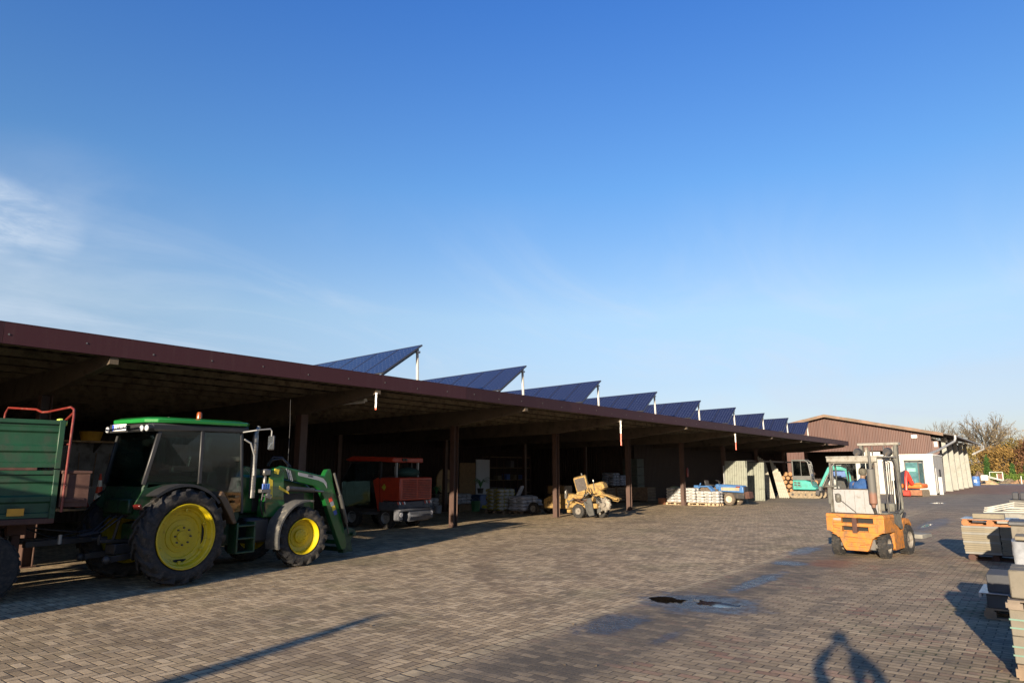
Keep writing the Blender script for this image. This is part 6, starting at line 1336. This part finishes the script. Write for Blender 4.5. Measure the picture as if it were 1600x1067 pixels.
# white gear behind the turquoise boom
b = MB(); b.sack((0,0,.9),(.7,.5,.5),0,0,4); b.sack((.15,.1,.45),(.6,.5,.4),0,.4,6); b.sack((-.1,0,1.3),(.45,.4,.3),0,.8,8); tag(b.build('white_bundle',m_sackw,None,smooth=60,loc=(-13.4,57.2,.2)),'crumpled white bundle behind the turquoise boom','bundle')
thing_box('blue_crate','blue plastic crate beside the crumpled white bundle','crate',(-13.6,-12.7,58.5,59.2,1.5,1.95),mat('crate_blue',(.06,.12,.3),.5),None,.02)
thing_box('storage_box','dark storage box beneath the blue crate and the white bundle','box',(-13.7,-12.6,58.3,59.3,0,1.49),m_dark,None,.02)
# ================================================================ CLUTTER INSIDE THE SHED
t = root('cable_reel','large round pale wooden disc of a cable reel leaning at the back','cable reel',(-26,27.5,0),90)
b = MB(); b.lathe([(.001,-.03),(.66,-.03),(.66,.03),(.001,.03)],(0,0,1.44),'x',n=36); b.build('flange', mat('reel_wood',(.30,.21,.11),.85,var=.2), t); b = MB(); b.lathe([(.001,.04),(.12,.04),(.12,.25),(.001,.25)],(0,0,1.44),'x',n=16); b.build('hub', m_wooddk, t)
b = MB(); b.box(-.9,-.04,-.6,.6,0,.76); b.build('stand', m_wooddk, t)
thing_box('plywood_sheet','brownish plywood sheet leaning at the back right of the round disc','plywood sheet',(-27.5,-27.46,30.3,31.7,.3,2.45),mat('plywood',(.17,.11,.055),.8))
thing_box('white_board','tall plain white board standing against the back of the shed','board',(-28.3,-28.24,32.68,33.98,0,2.68),mat('board_white',(.42,.46,.52),.6,var=.04))
sh = root('storage_rack','dark steel rack with shelves and blue boxes right of the white board','rack',(-28.9,36.6,0),90)
for y in (-2.2,-.75,.75,2.2):
    for x in (-.3,.3):
        b = MB(); b.box(x-.03,x+.03,y-.03,y+.03,0,3.0); b.build('upright', m_post, sh)
for z in (.5,1.35,2.15,2.85):
    b = MB(); b.box(-.33,.33,-2.17,2.17,z,z+.05); b.build('shelf', m_wooddk, sh)
rc = random.Random(2)
for k in range(9):
    y = 34.7+rc.random()*3.8; z = rc.choice((.555,1.405,2.205)); hh = rc.uniform(.2,.45); cl_ = [(.05,.09,.26),(.08,.08,.09),(.12,.10,.07),(.03,.05,.14)][k%4]
    thing_box('storage_box',['blue box','grey box','brown carton','dark blue box'][k%4]+' on the dark rack right of the white board','box',(-29.1,-28.7,34.5+k*.45,34.5+k*.45+.38,z,z+hh),mat('boxcol%d'%(k%4),cl_,.6),['blue boxes','grey boxes','brown cartons','dark blue boxes'][k%4]+' on the rack',.01)
# pots, cans and plants in the gloom
def bucket(x,y,z,r,h,m,lb):
    t = root('bucket', lb, 'bucket', (x,y,z), 90); b = MB(); b.lathe([(.001,0),(r*.8,0),(r,h),(r*.94,h),(r*.76,.02)],n=20); b.build('pail', m, t); b = MB(); b.tube([(-r,0,h),(-r*.7,0,h+r*.5),(0,0,h+r*.8),(r*.7,0,h+r*.5),(r,0,h)],.008,5); b.build('handle', m_galv, t)
bucket(-23.0,26.6,0,.24,.5,mat('bucket_green',(.02,.12,.05),.5),'green bucket on the shed floor right of the nearest lit post'); bucket(-23.3,25.3,0,.2,.4,m_white,'white bucket on the shed floor left of the green one'); bucket(-23.4,24.3,0,.2,.36,mat('grey_bucket',(.2,.21,.24),.6),'grey bucket on the shed floor near the sweeper')
sack_stack((-24.4,24.2,0),1,2,4,m_sacks,'grey sack in the low heap between sweeper and the nearest lit post','grey sacks by the sweeper')
sack_stack((-24.2,26.0,0.33),1,3,3,m_sacks,'grey sack in the heap before the plywood sheet','grey sacks before the plywood')
thing_box('timber_box','dark timber box under the grey sacks before the plywood sheet','box',(-24.3,-23.5,25.9,27.3,0,.33),m_wooddk)
t = root('spreader','lime green and red hand spreader with hopper before the white board','spreader',(-23.0,27.9,0),60)
b = MB(); b.lathe([(.08,.15),(.35,.55),(.37,.6),(.34,.6),(.08,.2)],n=16); b.build('hopper', m_red, t)
b = MB(); b.prism([(-.55,.1),(.2,.05),(.6,.5),(.5,.6),(.1,.22),(-.5,.25)],'y',-.12,.12); b.build('chute', mat('lime_plastic',(.30,.34,.02),.5), t)
b = MB(); b.tube([(.1,0,.3),(.5,.1,.7),(.9,.15,1.0)],.02,6); b.build('handle', m_dark, t); wheel(t,(-.1,.28,.16),.16,.08,.08,m_galv,1)
def potplant(x,y,z,h,sd,lb):
    rn_ = random.Random(sd); t = root('potted_plant', lb, 'potted plant', (x,y,z), 90); b = MB(); b.lathe([(.001,0),(.13,0),(.17,.26),(.15,.26),(.001,.24)],n=14); b.build('pot', m_black, t)
    b = MB()
    for k in range(16):
        a = rn_.random()*6.28; l = h*rn_.uniform(.6,1.1); d = Vector((math.cos(a),math.sin(a),0)); s_ = Vector((-d.y,d.x,0)); pp = [Vector((0,0,.25)),d*l*.25+Vector((0,0,.25+l*.6)),d*l*.7+Vector((0,0,.25+l*.75)),d*l+Vector((0,0,.25+l*.5))]
        w2 = (.012,.035,.03,.004); b.add([p+s_*w for p, w in zip(pp,w2)]+[p-s_*w for p, w in zip(pp,w2)],[(0,1,5,4),(1,2,6,5),(2,3,7,6)])
    b.build('leaves', mat('plant_green',(.05,.16,.06),.5), t, fix=False)
potplant(-23.3,27.3,.85,.7,1,'strappy green plant on the grey sacks before the white board'); potplant(-24.2,25.0,.6,.5,2,'small dark green plant behind the nearest lit post')
thing_box('blue_tub','blue tub behind the lime and red spreader','tub',(-24.6,-23.9,28.0,28.9,.0,.75),mat('tub_blue',(.03,.08,.22),.5),None,.04)
# garden tools leaning between the sweeper and the disc
for k,(y,x) in enumerate(((22.4,-25.5),(23.0,-25.7),(23.5,-25.4),(24.1,-25.8))):
    t = root('garden_tool', ['long handled rake','long handled shovel','thin grey pole','long handled broom'][k]+' leaning in the dark bay behind the sweeper','garden tool',(x,y,0),90,'tools leaning behind the sweeper')
    b = MB(); b.tube([(0,0,0.05),(-.35,.1*(k-1),1.9+.15*k)],.018,6); b.build('handle', m_galv if k==2 else m_wood, t); b = MB(); b.box(-.02,.04,-.15,.15,0,.05+.12*(k%2)); b.build('tool_head', m_dark, t)
# left bay behind the big tractor
thing_box('wall_board','pale dirty wall board behind the tool rack, left of the tractor cab','board',(-24.2,-24.12,7.2,11.3,.9,2.9),mat('board_grey',(.16,.165,.17),.8,var=.2,scale=2,dirt=(.06,.06,.06),da=.4))
wb = root('workbench','long dark workbench in the left bay behind the tractor','workbench',(-22.8,9.0,0),90)
b = MB(); b.box(-.45,.45,-2.2,2.2,.86,.92); b.build('bench_top', m_wooddk, wb)
for y in (-2.1,0,2.1):
    for x in (-.4,.4):
        b = MB(); b.box(x-.04,x+.04,y-.04,y+.04,0,.86); b.build('leg', m_wooddk, wb)
def cone(x,y,z,lb):
    t = root('traffic_cone', lb, 'traffic cone', (x,y,z), 90); b = MB(); b.box(-.2,.2,-.2,.2,0,.035); b.build('base', m_black, t, bevel=.01)
    b = MB(); H = .95
    for k in range(5): 
        z0, z1 = .035+H*k/5, .035+H*(k+1)/5; b.lathe([(.145*(1-k/5*.85),z0),(.145*(1-(k+1)/5*.85),z1)],n=16,m=k%2)
    b.build('body',[m_mr,m_mw],t)
cone(-22.6,8.45,.92,'red and white traffic cone on the workbench, left one'); cone(-22.7,8.95,.92,'red and white traffic cone on the workbench, right one beside the red can')
t = root('petrol_can','red plastic petrol can on the workbench beside the cones','petrol can',(-22.45,9.35,.92),90); b = MB(); b.prism([(-.2,0),(.2,0),(.2,.5),(.08,.62),(-.12,.62),(-.2,.5)],'x',-.12,.12); b.build('body', m_mr, t, bevel=.03); b = MB(); b.cyl((0,.14,.55),(0,.2,.68),.03,n=10); b.build('cap', m_black, t)
t = root('wall_shelf','high plank shelf on the wall board left of the tractor cab','shelf',(-23.8,9.2,2.86),90); MB().box(-.3,.3,-1.6,1.6,0,.05).build('shelf_board', m_wood, t)
for y in (-1.3,0,1.3):
    b = MB(); b.prism([(-.3,0),(-.3,-.3),(.25,0)],'y',y,y+.04); b.build('bracket', m_dark, t)
t = root('yellow_tub','yellow plastic tub on the high shelf left of the tractor cab','tub',(-23.6,8.9,2.91),90); MB().lathe([(.001,0),(.26,0),(.33,.28),(.30,.28),(.24,.03),(.001,.03)],n=20).build('tub_body', mat('tub_yellow',(.45,.26,.02),.5), t)
for k in range(8):
    y = 8.0+k*.42; t = root('hand_tool',['pitchfork','spade','rake','hoe'][k%4]+' hanging on the pale board behind the workbench, number %s from the left'%['one','two','three','four','five','six','seven','eight'][k],'hand tool',(-24.08,y,1.2),90,'tools hung on the pale board')
    b = MB(); b.tube([(0,0,.3),(.02,.05*math.sin(k*2.3),1.35)],.016,6); b.build('handle', m_wooddk, t)
    b = MB()
    if k%4 == 0:
        for q in range(4): b.cyl((0,-.09+q*.06,0),(0,-.09+q*.06,.3),.008,n=5)
        b.box(-.01,.01,-.1,.1,.29,.31)
    elif k%4 == 1: b.prism([(-.1,.3),(.1,.3),(.1,.08),(0,-.02),(-.1,.08)],'x',-.005,.005)
    else: b.box(-.02,.03,-.17,.17,.25,.3)
    b.build('tool_head', m_steel, t)
thing_box('control_cabinet','dark red cabinet behind the trailer hoop','cabinet',(-24.0,-23.3,5.4,6.8,0,1.7),m_rust)
# small bits
t = root('fire_extinguisher','small red extinguisher hung on the brown post behind the white sacks','extinguisher',(-16.98,38.63,1.62),90); b = MB(); b.lathe([(.001,0),(.07,.01),(.075,.05),(.075,.42),(.04,.48),(.02,.54),(.001,.54)],(.0,0,0),n=14); b.build('cylinder_body', m_red, t); b = MB(); b.box(-.03,.05,-.015,.015,.54,.58); b.tube([(.04,0,.55),(.10,0,.45),(.09,0,.2)],.01,5); b.build('valve', m_black, t); MB().box(-.18,-.06,-.03,.03,.2,.25).build('bracket', m_dark, t)
t = root('mast','tall thin unseen mast behind the photographer, added to cast the long pointed shadow','mast',(-2.98,-12.65,0),90)  # unseen; added and tapered to cast the pointed shadow on the paving
MB().lathe([(.001,0),(.28,0),(.26,.5),(.15,3.4),(.10,4.1),(.001,4.12)],n=20).build('tube', m_galv, t); MB().box(-.2,.2,-.2,.2,0,.03).build('base_plate', m_galv, t)
b = MB(); rl = random.Random(3)
for k in range(420):
    x, y = rl.uniform(-13,2), rl.uniform(3.5,30)
    if k < 90: x, y = rl.gauss(-17.5,1.2), rl.uniform(8,40)
    a = rl.random()*6.28; s_ = rl.uniform(.010,.026); d = Vector((math.cos(a),math.sin(a),0))*s_; e = Vector((-d.y,d.x,rl.uniform(-.005,.01)))*.6; c_ = Vector((x,y,.008+abs(e.z)))
    b.add([c_-d,c_-e,c_+d+Vector((0,0,s_*.4)),c_+e],[(0,1,2,3)])
tag(b.build('dead_leaves', mat('leaf_litter',(.12,.085,.045),.9,var=.4,scale=40), None, smooth=0, fix=False),'scattered dead leaves and chips on the paving','leaf litter',kind='stuff')
